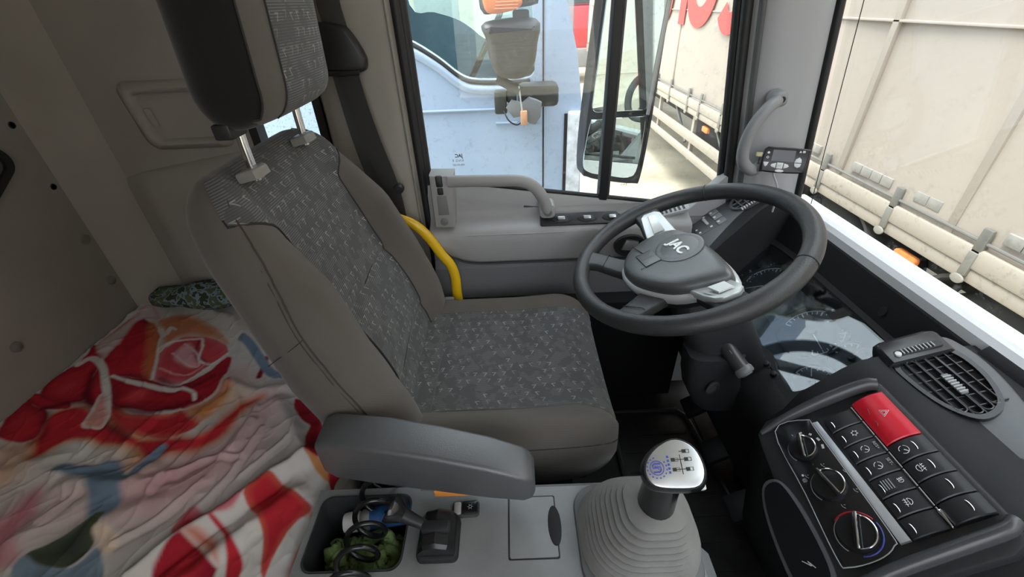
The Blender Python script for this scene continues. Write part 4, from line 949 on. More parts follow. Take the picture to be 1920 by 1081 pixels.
# ---- things standing in the bin and on the deck
# green towel: crumpled lumps
tw = pm('green_towel', (.16, .23, .085), .98, bump=1.0, bscale=420, var=.5, vscale=40, spec=.1)
N1, N2 = 90, 80; V = []; F = []
for i in range(N1):
    for j in range(N2):
        u_, v_ = i / (N1 - 1), j / (N2 - 1); x = -.314 + .126 * u_; y = .297 + .062 * v_
        e = min(1, u_ * 7, (1 - u_) * 7, v_ * 5, (1 - v_) * 6)
        z = -.735 + .020 * e + .016 * e * (math.sin(19 * u_ + 7 * math.sin(6 * v_)) * math.cos(13 * v_ + 4 * u_)) + .007 * e * math.sin(60 * u_ * v_ + 31 * v_) + .018 * e * math.exp(-((u_ - .12) / .2) ** 2 - ((v_ - .75) / .35) ** 2)
        V.append((x + .004 * math.sin(30 * v_), y + .004 * math.sin(26 * u_), z + .002 * random.random()))
for i in range(N1 - 1):
    for j in range(N2 - 1): F.append((i * N2 + j, (i + 1) * N2 + j, (i + 1) * N2 + j + 1, i * N2 + j + 1))
nb0 = len(V)
for (i0, j0) in [(i, 0) for i in range(N1)]: pass
mb = MB(); mb.add(V, F)
o = mb.build('green_towel', tw, smooth=180); sol = o.modifiers.new('thick', 'SOLIDIFY'); sol.thickness = .012; sol.offset = -1
tag(o, 'crumpled green terry towel in the console bin', 'towel')
for k, (cx, cy, a) in enumerate(((-.235, .347, .4), (-.222, .322, 1.2))):
    rows = []
    for i in range(30):
        q = 2.2 * math.pi * i / 30 + a; c = Vector((cx + .022 * math.cos(q), cy + .013 * math.sin(q), -.706 + .006 * math.sin(2 * q)))
        rows.append([c + Vector((.009 * math.cos(w) * math.cos(q), .009 * math.cos(w) * math.sin(q), .010 * math.sin(w))) for w in [2 * math.pi * m_ / 12 for m_ in range(12)]])
    MB().loft(rows).build('towel_fold', tw, o, smooth=180)
# bottle with a blue sleeve
bo = thing('spray_bottle', 'white capped bottle with a blue sleeve lying under the cable', 'bottle', (-.27, .378, -.695)); bo.rotation_euler = (0, 0, math.radians(8))
Mr = Matrix.Rotation(math.radians(90), 4, 'Y')
MB().lathe([(.004, -.022), (.014, -.022), (.0155, -.018), (.0155, 0), (.013, .004)], 20, Mr).build('white_cap', pm('cap_white', (.70, .70, .68), .4), bo)
MB().lathe([(.012, .002), (.016, .008), (.0165, .016), (.0165, .022)], 20, Mr).build('neck', pm('clear_grey', (.30, .31, .31), .15), bo)
MB().lathe([(.0168, .02), (.0172, .024), (.0172, .08), (.015, .086), (.002, .087)], 20, Mr).build('blue_sleeve', pm('sleeve_blue', (.02, .10, .30), .5, var=.4, vscale=90), bo)
# coiled cable
pts = []
for i in range(301):
    q = 2 * math.pi * 5.4 * i / 300; yy = .45 - .19 * i / 300 - .02 * (i / 300) * 0
    pts.append((-.232 + .026 * math.cos(q) - .012 * i / 300, yy + .004 * math.sin(q), CZ + .012 + .026 * math.sin(q) - .012 * math.sin(math.pi * i / 300)))
o = MB().tube(pts, .0042, 8).build('coiled_cable', pm('cable_black', (.012, .012, .013), .22), smooth=60); tag(o, 'glossy black coiled cable looping over the console bin', 'cable')
# parking / trailer brake valve
bv = thing('brake_valve', 'black hand brake valve with a flared lever beside the bin', 'brake lever', (-.127, .326, CZ))
gl_b = pm('gloss_black', (.012, .012, .013), .2)
MB().prism(rrect(-.030, -.032, .030, .032, .009), 0, .012, .004).build('base', rubber, bv)
MB().loft([[Vector((p[0], -.028, p[1])) for p in [(-.025, .006), (.025, .006), (.025, .020), (.016, .030), (0, .034), (-.016, .030), (-.025, .020)]]] + [[Vector((p[0], y, p[1] + dz)) for p in [(-.025, .006), (.025, .006), (.025, .022), (.018, .034), (0, .040), (-.018, .034), (-.025, .022)]] for y, dz in ((-.024, 0), (-.012, .003), (0, .004), (.014, .003), (.024, 0), (.029, -.006))]).build('body', gl_b, bv, smooth=30)
MB().box((-.020, -.010, .036), (.020, .006, .0475), .003).build('gate', black, bv)
lv = cr([(-.004, -.002, .036), (-.022, .004, .041), (-.039, .010, .045), (-.054, .016, .049)], 4)
MB().tube(lv, [.007, .0068, .0068, .0072, .0078, .008, .0085, .009, .0095, .010, .0105, .011, .012], 14).build('lever', black, bv)
d_ = Vector((-.8, .25, .45)).normalized(); a_ = d_.orthogonal().normalized(); b_ = d_.cross(a_)
MB().lathe([(.012, -.006), (.017, .004), (.021, .012), (.0205, .0165), (.016, .0145), (.002, .0125)], 24, basis(Vector(lv[-1]), a_, b_, d_)).build('knob', gl_b, bv, smooth=50)
# small key fob switch
fob = thing('rocker_switch', 'small black rocker switch with a clear lamp on the console', 'switch', (-.091, .370, CZ), (0, 0, math.radians(2)))
MB().prism(rrect(-.021, -.0125, .021, .0125, .006), 0, .006, .002).build('frame', pm('fob_frame', (.05, .05, .05), .35), fob)
MB().prism(rrect(-.006, -.010, .0185, .010, .003), .005, .009, .002).build('rocker', gl_b, fob)
MB().prism(rrect(-.0185, -.010, -.007, .010, .003), .005, .0085, .002).build('clear_lamp', pm('clear_lamp', (.45, .44, .42), .12, spec=.8), fob)
Msun = Matrix.Translation((.007, 0, .0091))
white_p = pm('white_print', (.70, .70, .70), .5); grey_p = pm('grey_print', (.36, .36, .36), .5)
MB().lathe([(.0026, 0), (.0026, .0004), (.0018, .0004), (.0018, 0)], 14, Msun, cap=False).build('sun_symbol', grey_p, fob)
for k in range(6): MB().box((.0033, -.0004, 0), (.0045, .0004, .0004), M=Msun @ Matrix.Rotation(k * math.pi / 3, 4, 'Z')).build('sun_ray', grey_p, fob, 0)

# ------------------------------------------------------------------ gear lever
gx, gy = .160, .322
GS = .88
gl = thing('gear_lever', 'gear lever with silver-topped black knob and ribbed rubber boot', 'gear lever', (gx, gy, CZ)); G0 = Vector((gx, gy, CZ))
boot_m = pm('boot_rubber', (.19, .185, .175), .6, bump=.2, bscale=300, var=.12, vscale=30)
def brect(w, d, r, z, cx=0, cy=0): return [Vector((p[0] + cx, p[1] + cy, z)) for p in rrect(-w, -d, w, d, r, 6)]
MB().prism(rrect(-.084, -.080, .084, .080, .04, 8), 0, .008, .004).build('boot_flange', pm('flange_grey', (.12, .12, .12), .5), gl)
rg = []
nR = 12
for i in range(nR * 4 + 1):
    f = i / (nR * 4); w = .083 - .050 * f ** 1.25; d = .076 - .044 * f ** 1.25
    if f > 0: w = .077 * (1 - f ** 1.7) + .031 * f ** 1.7; d = .073 * (1 - f ** 1.7) + .030 * f ** 1.7
    k = (-.001, .0034, .0044, .0022)[i % 4]; z = .006 + .100 * f
    rg.append(brect(w + k, d + k, min(w, d) * .8, z, .012 * f, -.010 * f))
rg.append(brect(.028, .027, .022, .1065, .012, -.010)); rg.append(brect(.016, .016, .015, .112, .0125, -.0105))
MB().loft(rg).build('boot', boot_m, gl, smooth=35)
ax0 = Vector((.0125, -.0105, .100)); ax1 = Vector((.010, -.018, .185)); d_ = (ax1 - ax0).normalized(); b_ = d_.cross(VX).normalized(); a_ = b_.cross(d_)
Mk = basis(ax0, a_, b_, d_)
MB().lathe([(.019, 0), (.0245, .004), (.0235, .010), (.022, .05), (.0225, .085)], 24, Mk).build('stick_sleeve', gl_b, gl, smooth=50)
# knob head: rounded triangle, wide towards the front, tilted towards the rear
th_ = math.radians(-24)
Mk2 = Matrix.Translation((.012, -.020, .196)) @ Matrix.Rotation(math.radians(26), 4, 'X') @ Matrix.Rotation(math.radians(-8), 4, 'Y') @ Matrix.Scale(.86, 4)
def tri(s): return cr([(-.040 * s, -.010 * s), (-.030 * s, -.027 * s), (.0 * s, -.032 * s), (.032 * s, -.030 * s), (.044 * s, -.008 * s), (.036 * s, .022 * s), (.012 * s, .036 * s), (-.014 * s, .028 * s), (-.034 * s, .010 * s)], 4, True)
MB().loft([[Mk2 @ Vector((p[0], p[1], z)) for p in tri(s)] for s, z in ((.52, -.048), (.60, -.040), (.72, -.028), (.90, -.012), (1.0, .004), (1.02, .012), (.99, .020), (.93, .025), (.90, .027))]).build('knob', gl_b, gl, smooth=60)
kp = MB().prism(tri(.88), .026, .0295, .002, Mk2).build('silver_plate', pm('plate_silver', (.60, .61, .61), .32, metal=.75), gl)
MB().loft([[Mk2 @ Vector((p[0], p[1], .0265)) for p in tri(.93)], [Mk2 @ Vector((p[0], p[1], .0285)) for p in tri(.91)], [Mk2 @ Vector((p[0], p[1], .0285)) for p in tri(.885)], [Mk2 @ Vector((p[0], p[1], .0265)) for p in tri(.88)]], cap0=False, cap1=False).build('plate_rim', rubber, gl)
bl_p = pm('blue_print', (.05, .07, .40), .5); bk_p = pm('black_print', (.02, .02, .02), .5)
def onk(x, y, r=0): return Mk2 @ Matrix.Translation((x, y, .0297)) @ Matrix.Rotation(r, 4, 'Z')
MB().loft([[onk(-.020, -.003) @ Vector((r * math.cos(q), r * math.sin(q), z)) for q in [2 * math.pi * k / 24 for k in range(24)]] for r, z in ((.0092, 0), (.0092, .0004), (.0082, .0004), (.0082, 0))], cap0=False, cap1=False).build('badge_ring', bl_p, kp)
for pl_ in ([(.005, .005), (-.003, .005), (-.005, .003), (-.005, .0), (.002, .0), (.002, -.002)], [(-.005, -.005), (.003, -.005), (.005, -.003), (.005, .001), (-.002, .001), (-.002, .0025)]):
    MB().tube([onk(-.020, -.003) @ Vector((x, y, .0002)) for x, y in pl_], .0008, 6).build('badge_mark', bl_p, kp)
for k in range(16):
    q = 2 * math.pi * k / 16 + .2
    if 0.6 < (q % (2 * math.pi)) < 1.4: continue
    MB().box((-.0008, -.0011, 0), (.0008, .0011, .0003), M=onk(-.020 + .0125 * math.cos(q), -.003 + .0125 * math.sin(q), q)).build('badge_script', bl_p, kp, 0)
for k in range(5): MB().box((-.0014, -.0014, 0), (.0014, .0014, .0003), M=onk(-.0045, .010 - k * .0048)).build('badge_script', bl_p, kp, 0)
MB().tube([onk(.0115, 0) @ Vector((0, .012, 0)), onk(.0115, 0) @ Vector((0, -.012, 0))], .0004, 5).build('gate_line', bk_p, kp)
for (x, y) in ((.020, .016), (.021, .006), (.004, .006), (.021, -.006), (.004, -.006)):
    MB().box((-.0046, -.0022, 0), (.0004, .0022, .0004), M=onk(x, y)).build('gate_mark', bk_p, kp, 0)
    MB().box((.0006, -.0022, 0), (.0046, -.0018, .0004), M=onk(x, y)).build('gate_outline', bk_p, kp, 0); MB().box((.0006, .0018, 0), (.0046, .0022, .0004), M=onk(x, y)).build('gate_outline', bk_p, kp, 0); MB().box((.0042, -.0022, 0), (.0046, .0022, .0004), M=onk(x, y)).build('gate_outline', bk_p, kp, 0)
    MB().tube([onk(x, y) @ Vector((0, 0, 0)), onk(.0115, y) @ Vector((0, 0, 0))], .0004, 5).build('gate_line', bk_p, kp)
MB().box((.030, -.026, -.055), (.052, -.006, -.040), .002, M=Mk2).build('range_switch', pm('switch_pale', (.62, .62, .60), .4), gl)
MB().box((.018, -.026, -.060), (.046, -.004, -.046), .003, M=Mk2).build('switch_body', black, gl)

# ------------------------------------------------------------------ floor mat and pedals
mat_ = pm('mat_black', (.020, .019, .018), .55, bump=.8, bscale=70, var=.4, vscale=20)
fm = thing('floor_mat', 'black rubber floor mat with a raised edge in the footwell', 'mat', (.45, .66, FLOOR))
P = [(-.16, -.24), (.12, -.24), (.125, -.20), (.085, .26), (.06, .29), (-.16, .29)]
MB().prism(P, 0, .008, .003).build('mat_sheet', mat_, fm)
rm = MB(); rm.tube([(x, y, .010) for x, y in P + [P[0]]], .008, 8); rm.build('mat_edge', pm('mat_edge', (.035, .034, .033), .5), fm)
for k in range(7): MB().box((-.14, -.19 + k * .065, .007), (.09 - k * .004, -.184 + k * .065, .011)).build('mat_rib', mat_, fm, 0)
o = MB().prism([(.56, .30), (.74, .30), (.74, 1.0), (.56, 1.0)], FLOOR + .001, FLOOR + .004, 0).build('footwell_lining', pm('dusty_lining', (.055, .047, .038), .9, bump=.8, bscale=60, var=.6, vscale=14)); tag(o, 'dusty brown-black lining on the footwell floor', 'lining')
for i, (y, nm, lb) in enumerate(((.90, 'clutch_pedal', 'clutch pedal nearest the door in the dark footwell'), (.74, 'brake_pedal', 'brake pedal in the middle of the dark footwell'), (.58, 'accelerator_pedal', 'accelerator pedal nearest the console in the footwell'))):
    pd = thing(nm, lb, 'pedal', (.60, y, FLOOR))
    MB().box((-.035, -.035, .10), (.035, .035, .118), .006, M=Matrix.Rotation(math.radians(-35), 4, 'Y')).build('pad', rubber, pd)
    MB().tube([(.02, 0, .12), (.06, 0, .20), (.10, 0, .36)], .011, 8).build('arm', black, pd)
    MB().box((.06, -.025, .0), (.12, .025, .03), .004).build('foot', black, pd); MB().tube([(.09, 0, .02), (.10, 0, .36)], .008, 8).build('link', black, pd)
# ------------------------------------------------------------------ dashboard
da = thing('dashboard', 'charcoal dashboard moulding running under the windscreen', 'dashboard', (.6, .2, -.9)); D0 = Vector((.6, .2, -.9))
def dp(mb, name, mat, smooth=40, parent=None):
    mb.v = [tuple(Vector(p) - D0) for p in mb.v]; return mb.build(name, mat, parent or da, smooth)
def ext(prof, ys): return MB().loft([[Vector((x, y, z)) for x, z in prof] for y in ys], flip=True)
main = [(.742, -.47), (.700, -.462), (.62, -.464), (.56, -.476), (.530, -.484), (.508, -.500), (.448, -.552), (.405, -.592), (.385, -.615), (.378, -.66), (.384, -.72), (.40, -.80), (.45, -.92), (.56, -1.10), (.742, -1.10)]
mainf = [(x + (.028 if z > -1.0 and x < .43 else 0), z) for x, z in main]
dp(ext(main, (-.74, .20, .395)).loft([[Vector((x, y, z)) for x, z in p] for y, p in ((.395, main), (.43, [(a[0] * .6 + b[0] * .4, a[1]) for a, b in zip(main, mainf)]), (.455, mainf), (.486, [(x + .01 if x < .5 else x, z) for x, z in mainf]))], flip=True), 'main_body', dash_m, 45)
clus = [(.742, -.47), (.700, -.462), (.690, -.468), (.672, -.535), (.664, -.5372), (.655, -.585), (.53, -.67), (.513, -.643), (.503, -.648), (.472, -.668), (.452, -.70), (.448, -.76), (.48, -.88), (.56, -1.05), (.742, -1.05)]
dp(ext(clus, (.486, .75, 1.035)), 'binnacle', dash_m, 35)
# binnacle frame around the cluster opening (tilted plate with an opening)
TH = math.radians(35); Mc = basis((.66, 0, -.54), Vector((math.cos(TH), 0, math.sin(TH))), VY, Vector((-math.sin(TH), 0, math.cos(TH))))
oc = cr([(.000, .575), (-.03, .566), (-.10, .560), (-.160, .560), (-.176, .575), (-.172, .62), (-.160, .66), (-.166, .70), (-.160, .76), (-.150, .90), (-.120, .985), (-.05, 1.0), (-.01, .985), (.003, .90), (.006, .75), (.006, .62)], 4, True)
oo = [(p[0] * 1.0 + (.012 if p[0] > -.08 else -.018), p[1] + (.016 if p[1] > .78 else -.030)) for p in oc]
dp(ring(oo, oc, -.02, .0015, Mc), 'cluster_frame', dash_m, 40)
# pale ledge under the windscreen
dp(ext([(.745, -.462), (.742, -.436), (.733, -.432), (.701, -.440), (.694, -.449), (.694, -.47), (.72, -.475)], (-.74, .2, 1.02)), 'windscreen_ledge', pm('ledge_grey', (.80, .80, .81), .35, bump=.2, bscale=800), 30)
dp(ext([(.70, -.447), (.694, -.449), (.684, -.459), (.678, -.475), (.69, -.478), (.70, -.47)], (-.74, .47)), 'soft_edge', dash_m, 60)
# left pod beside the door
pod = [(.440, -.60), (.446, -.535), (.462, -.518), (.548, -.458), (.585, -.432), (.62, -.418), (.68, -.414), (.70, -.45), (.70, -.62)]
P2 = lambda dy: [Vector((x, .880 + (x - .44) * .42 + dy, z)) for x, z in pod]
dp(MB().loft([[Vector((p.x, p.y, p.z - .004)) for p in P2(0)], P2(.006), [Vector((x, 1.046, z)) for x, z in pod]], flip=True), 'door_end_pod', dash_m, 30)
TP = math.radians(35); Mp = basis((.582, 0, -.4365), Vector((math.cos(TP), 0, math.sin(TP))), VY, Vector((-math.sin(TP), 0, math.cos(TP))))
podface = pm('pod_grey', (.085, .088, .095), .4, bump=.2, bscale=700)
dp(MB().prism([(-.150, .905), (-.085, .940), (-.05, .958), (.02, .985), (.02, 1.044), (-.150, 1.044)], -.004, .0035, .003, Mp), 'pod_face', podface)
for k in range(3): dp(MB().prism(rrect(-.086, .968 + k * .0245, -.064, .989 + k * .0245, .002), .002, .0065, .0015, Mp), 'pod_switch', pm('switch_grey', (.22, .225, .235), .35))
for k in range(3): dp(MB().lathe([(.0035, .006), (.0035, .0075), (.001, .0078)], 10, Mp @ Matrix.Translation((-.081, .9785 + k * .0245, 0))), 'switch_lamp', white_p)
dp(MB().prism(rrect(-.140, .968, -.090, 1.040, .004), .002, .005, .0015, Mp), 'dimmer_plate', pm('plate_dark', (.07, .072, .078), .4))
dp(MB().prism(rrect(-.108, .992, -.100, 1.022, .003), .004, .009, .002, Mp), 'dimmer_wheel', pm('wheel_pale', (.45, .45, .45), .4))
for y in (.978, 1.03): dp(MB().prism(rrect(-.103, y - .003, -.097, y + .003, .001), .0045, .0054, 0, Mp), 'dimmer_symbol', white_p, 0)
for y, s in ((.978, -.13), (.995, -.133)): dp(MB().lathe([(.003, .0045), (.003, .006), (.001, .006)], 8, Mp @ Matrix.Translation((s, y, 0))), 'switch_lamp', white_p)
# small round vent on the pod
vl = thing('door_end_vent', 'round black air vent on the dash end beside the door', 'air vent', Mp @ Vector((.000, 1.0, .003)), (0, -TP, 0))
ring(ellipse(0, 0, .040, .034, 28), ellipse(0, 0, .034, .028, 28), -.004, .006).build('bezel', podface, vl)
MB().prism(ellipse(0, 0, .035, .029, 28), -.004, .0005, 0).build('duct', rubber, vl)
for x in (-.018, -.004, .010, .022): MB().box((x - .0012, -.028 * math.sqrt(max(.1, 1 - (x / .035) ** 2)), 0), (x + .0012, .028 * math.sqrt(max(.1, 1 - (x / .035) ** 2)), .005)).build('slat', pm('slat_grey', (.16, .16, .165), .35), vl, 0)
for y in (-.010, .008): MB().box((-.032, y - .001, 0), (.032, y + .001, .0045)).build('slat', MATS['slat_grey'], vl, 0)
for k in range(8): MB().box((-.024 + k * .006, -.0325, .004), (-.021 + k * .006, -.027, .009)).build('thumb_rib', white_p, vl, 0)
# side-window demister strip on top of the door
ds = thing('demister_strip', 'pale slotted demister strip where the dash meets the door', 'vent strip', (.40, 1.03, -.470), (math.radians(20), math.radians(-14), 0))
MB().prism(rrect(-.055, -.012, .055, .012, .008), -.004, .004, .003).build('strip', pillar_m, ds)
for k in range(7): MB().box((-.028 + k * .011, -.007, .003), (-.0225 + k * .011, .007, .0046), M=Matrix.Identity(4)).build('slot', rubber, ds, 0)
MB().lathe([(.004, .003), (.004, .005), (.001, .005)], 10, Matrix.Translation((-.045, 0, 0))).build('screw', rubber, ds)
# dot on the recess wall behind the cluster
dp(MB().prism(ellipse(0, 0, .007, .010, 14), 0, .002, 0, basis((.678, .63, -.505), VY, Vector((.26, 0, .966)), Vector((-.966, 0, .26)))), 'sensor_hole', rubber)

# ------------------------------------------------------------------ instrument cluster
ic = thing('instrument_cluster', 'instrument cluster with round dials under a clear cover behind the steering wheel', 'instruments', (.66, 0, -.54), (0, -TH, 0))
face_m = pm('dial_black', (.030, .033, .038), .5)
MB().prism(oc, -.034, -.030, 0).build('dial_plate', face_m, ic, 0)
lens_m = glass('cluster_lens', (.80, .84, .87), dirt=.10, dscale=18, ior=1.75)
zz = lambda s, y: -.004
MB().prism(oc, -.004, -.001, 0).build('clear_cover', lens_m, ic, 0)
tick_m = pm('tick_white', (.62, .66, .68), .5); ned = pm('needle_red', (.65, .03, .03), .4)
for gi, (s, y, r, a0, a1, na) in enumerate(((-.072, .872, .060, -120, 120, 150), (-.070, .692, .060, -120, 120, -100), (-.024, .955, .030, -110, 110, 20), (-.108, .945, .031, -110, 110, -90), (-.050, .600, .036, -115, 115, 10), (-.130, .590, .034, -115, 115, -60))):
    M = Matrix.Translation((s, y, -.030))
    gg = MB().lathe([(r * 1.08, 0), (r * 1.10, .006), (r * 1.05, .007), (r * 1.02, .001), (r * .2, .0012), (.001, .0012)], 48, M).build('gauge', pm('gauge_face', (.040, .043, .048), .45), ic, 50)
    tk = MB(); n = 25 if r > .05 else 13
    for k in range(n):
        a = math.radians(a0 + (a1 - a0) * k / (n - 1)); big = k % 4 == 0; ln = .010 if big else .006
        if r < .05: ln *= .7
        R_ = M @ Matrix.Rotation(a, 4, 'Z'); tk.box((r * .93 - ln, -.0008 - .0006 * big, .0014), (r * .93, .0008 + .0006 * big, .0019), M=R_)
    tk.build('scale_ticks', tick_m, gg, 0)
    arc = [M @ Vector((r * .96 * math.cos(q), r * .96 * math.sin(q), .002)) for q in np.radians(np.linspace(a0, a1, 40))]
    MB().tube(arc, .0011, 6).build('scale_arc', tick_m, gg)
    R_ = M @ Matrix.Rotation(math.radians(na if r > .05 else (15 if gi != 5 else 60)), 4, 'Z')
    MB().prism([(-.008, -.0012), (r * .82, -.0006), (r * .82, .0006), (-.008, .0012)], .004, .0055, 0, R_).build('needle', ned if gi in (2, 4) else tick_m, gg, 0)
    MB().lathe([(.009 if r > .05 else .007, .001), (.008 if r > .05 else .006, .008), (.001, .009)], 18, M).build('needle_hub', face_m, gg)
MB().prism(rrect(-.12, .765, -.045, .805, .004), -.0298, -.0285, 0).build('message_screen', pm('lcd_grey', (.06, .07, .075), .3), ic, 0)
for s, y in ((-.1775, .668), (-.179, .643), (-.179, .614)):
    MB().lathe([(.009, -.002), (.009, .001), (.0055, .002), (.0055, .008), (.004, .009), (.001, .009)], 16, Matrix.Translation((s - .002, y, 0))).build('trip_button', rubber, ic)

# ------------------------------------------------------------------ centre control panel
PT = math.radians(40)
cp_ = thing('control_panel', 'centre control panel with heater dials and rows of switches', 'control panel', (.438, 0, -.537), (0, -PT, 0))
bez = [(-.088, .415), (-.082, .440), (-.062, .454), (.075, .450), (.094, .444), (.101, .430), (.101, .232), (.095, .214), (.078, .206), (-.105, .206), (-.104, .30)]
MB().prism(bez, -.03, -.003, .006).build('bezel', pm('panel_black', (.022, .022, .024), .38, bump=.15, bscale=700), cp_)
rim_m = pm('rim_charcoal', (.060, .061, .064), .3, bump=.1, bscale=700)
MB().tube(cr([(-.075, .438, -.006), (-.03, .440, .001), (.03, .438, .004), (.08, .433, .004), (.094, .428, .000)], 5), [.006 + .006 * min(1, k / 10) for k in range(21)], 12, ell=.7).build('top_rim', rim_m, cp_, smooth=60)
MB().tube(cr([(-.09, .216, -.006), (-.03, .222, .0), (.04, .224, .004), (.085, .226, .004), (.098, .232, .0)], 5), [.011] * 21, 12, ell=.7).build('bottom_rim', rim_m, cp_, smooth=60)
MB().prism(cr([(-.056, .428), (-.010, .424), (-.007, .40), (-.007, .262), (-.012, .244), (-.035, .236), (-.068, .238), (-.074, .25), (-.066, .33)], 4, True), -.004, .0012, .001).build('heater_plate', gl_b, cp_)
MB().tube([(p[0], p[1], .0012) for p in cr([(-.056, .428), (-.010, .424), (-.007, .40), (-.007, .262), (-.012, .244), (-.035, .236), (-.068, .238), (-.074, .25), (-.066, .33)], 4, True)] + [(-.056, .428, .0012)], .0007, 6).build('plate_edge', grey_p, cp_)
chr2 = pm('bright_chrome', (.85, .85, .86), .12, metal=1)
for i, (s, y, r, ang) in enumerate(((-.036, .386, .0175, 72), (-.034, .328, .0195, 100), (-.038, .267, .0215, 62))):
    k = MB().lathe([(r * 1.05, .001), (r * 1.03, .006), (r * .95, .009), (r * .6, .0095), (.001, .0095)], 36, Matrix.Translation((s, y, 0))).build('heater_dial', gl_b, cp_, 50)
    Mk_ = Matrix.Translation((s, y, .0095)) @ Matrix.Rotation(math.radians(ang), 4, 'Z')
    MB().box((-r * .98, -.003, 0), (r * .98, .0015, .006), .001, M=Mk_).build('dial_grip', gl_b, k)
    MB().tube([Mk_ @ Vector((-r * .98, -.003, .0065)), Mk_ @ Vector((r * .98, -.003, .0065))], .0014, 8).build('chrome_line', chr2, k)
    MB().tube([Mk_ @ Vector((r * .92 * math.cos(q), -.002 - r * .92 * math.sin(q), .001)) for q in np.radians(np.linspace(4, 176, 24))], .0009, 6).build('chrome_arc', chr2, k)
    MB().tube([Matrix.Translation((s, y, 0)) @ Vector((r * 1.12 * math.cos(q), r * 1.12 * math.sin(q), .0015)) for q in np.radians(np.linspace(110, 215, 18))], .0006, 6).build('dial_arc', grey_p, k)
    if i == 0:
        for j in range(5):
            a = math.radians(95 - j * 28); Mj = Matrix.Translation((s + r * 1.42 * math.cos(a), y + r * 1.42 * math.sin(a), .0012)) @ Matrix.Rotation(a, 4, 'Z')
            for q in range(j + 1): MB().box((-.0015, -.0004 + (q - j / 2) * .0013, 0), (.0015, .0004 + (q - j / 2) * .0013, .0003), M=Mj).build('fan_mark', white_p, k, 0)
    if i == 1:
        for j in range(5):
            a = math.radians(130 - j * 55); Mj = Matrix.Translation((s + r * 1.45 * math.cos(a), y + r * 1.45 * math.sin(a), .0014)) @ Matrix.Rotation(-math.pi / 2, 4, 'Z')
            MB().tube([Mj @ Vector(p) for p in ((-.003, -.001, 0), (0, -.001, 0), (.003, .0012, 0))], .0004, 5).build('flow_mark', grey_p, k); MB().tube([Mj @ Vector(p) for p in ((-.001, .003, 0), (-.0015, .0012, 0))], .0004, 5).build('flow_mark', grey_p, k)
    if i == 2:
        for c, lo, hi_ in ((pm('hot_red', (.45, .02, .03), .4), 20, 125), (pm('cold_blue', (.03, .04, .25), .4), -110, 10)):
            MB().tube([Matrix.Translation((s, y, 0)) @ Vector((r * 1.17 * math.cos(q), r * 1.17 * math.sin(q), .0015)) for q in np.radians(np.linspace(lo, hi_, 24))], .0011, 6).build('temperature_arc', c, k)
MB().lathe([(.0015, .001), (.0015, .0018), (.0004, .0018)], 8, Matrix.Translation((-.056, .353, 0))).build('lamp_dot', white_p, cp_)
text('@', .006, grey_p, cp_, Matrix.Translation((-.057, .346, .0014)) @ Matrix.Rotation(-math.pi / 2, 4, 'Z'), 'recirculation_mark')
MB().prism([(-.0055, .416), (.002, .4145), (.0065, .244), (-.0055, .244)], -.004, .002, .0008).build('silver_strip', pm('strip_silver', (.62, .63, .66), .35, metal=.55), cp_)
btn = pm('switch_black', (.024, .024, .026), .33, bump=.1, bscale=900)
def sym(kind, s, y, par, z, k=1.0):
    M = Matrix.Translation((s, y, z)) @ Matrix.Rotation(-math.pi / 2, 4, 'Z') @ Matrix.Scale(k, 4)
    T = lambda pts, r=.00035: MB().tube([M @ Vector((*p, 0)) for p in pts], r, 5).build('switch_symbol', white_p, par)
    if kind == 'snow':
        T([(.0028 * math.cos(q), .0028 * math.sin(q)) for q in np.linspace(0, 2 * math.pi, 13)])
        for q in np.linspace(0, 2 * math.pi, 7)[:-1]: T([(.0028 * math.cos(q), .0028 * math.sin(q)), (.0042 * math.cos(q), .0042 * math.sin(q))], .0006)
    if kind == 'cruise':
        T([(.0045 * math.cos(q), .0045 * math.sin(q)) for q in np.radians(np.linspace(-40, 160, 16))]); T([(.0045 * math.cos(q), .0045 * math.sin(q)) for q in np.radians(np.linspace(185, 270, 8))]); T([(0, 0), (.0032, .0028)], .0006)
    if kind in ('fog', 'rear', 'lamp'):
        a = 90 if kind == 'fog' else 0
        R_ = Matrix.Rotation(math.radians(a), 2); U = lambda pts: [tuple(R_ @ Vector(p)) for p in pts]
        T(U([(-.0035, 0)] + [(.0035 * math.cos(q), -.0034 * math.sin(q)) if kind != 'rear' else (.0035 * math.cos(q), .0034 * math.sin(q)) for q in np.linspace(math.pi, 0, 10)] + [(-.0035, 0)]))
        d = 1 if kind != 'rear' else -1
        for q in (-.0024, 0, .0024): T(U([(q, d * .001), (q - .0008, d * .0042)]))
        T(U([(-.0042, d * .0022), (.0042, d * .003)]))
    if kind == 'hazard':
        for r in (.0062, .0035): T([(r * math.cos(q), r * math.sin(q)) for q in np.radians([90, 210, 330, 450])])
def crescent(s, y, z, par, side=1):
    MB().tube([(s + side * .0018 * math.cos(q), y + .0062 * math.sin(q), z) for q in np.radians(np.linspace(-80, 80, 10))], [.0002, .0003, .0005, .0006, .0006, .0006, .0006, .0005, .0003, .0002], 6).build('button_notch', chr2, par)
def button(s0, s1, y0, y1, bulge, mat=None, name='switch_button'):
    rows = []
    for i in range(11):
        f = i / 10; s = s0 + (s1 - s0) * f; z = .003 + bulge * math.sin(math.pi * min(1, f * 1.06)) ** .7
        rows.append([Vector((s, y0 + .0006, -.004)), Vector((s, y0 + .0006, z - .0012)), Vector((s, y0 + .0018, z)), Vector((s, y1 - .0018, z)), Vector((s, y1 - .0006, z - .0012)), Vector((s, y1 - .0006, -.004))])
    return MB().loft(rows).build(name, mat or btn, cp_, smooth=40)
n7 = 7; y_top, y_bot = .412, .242; pit = (y_top - y_bot) / n7
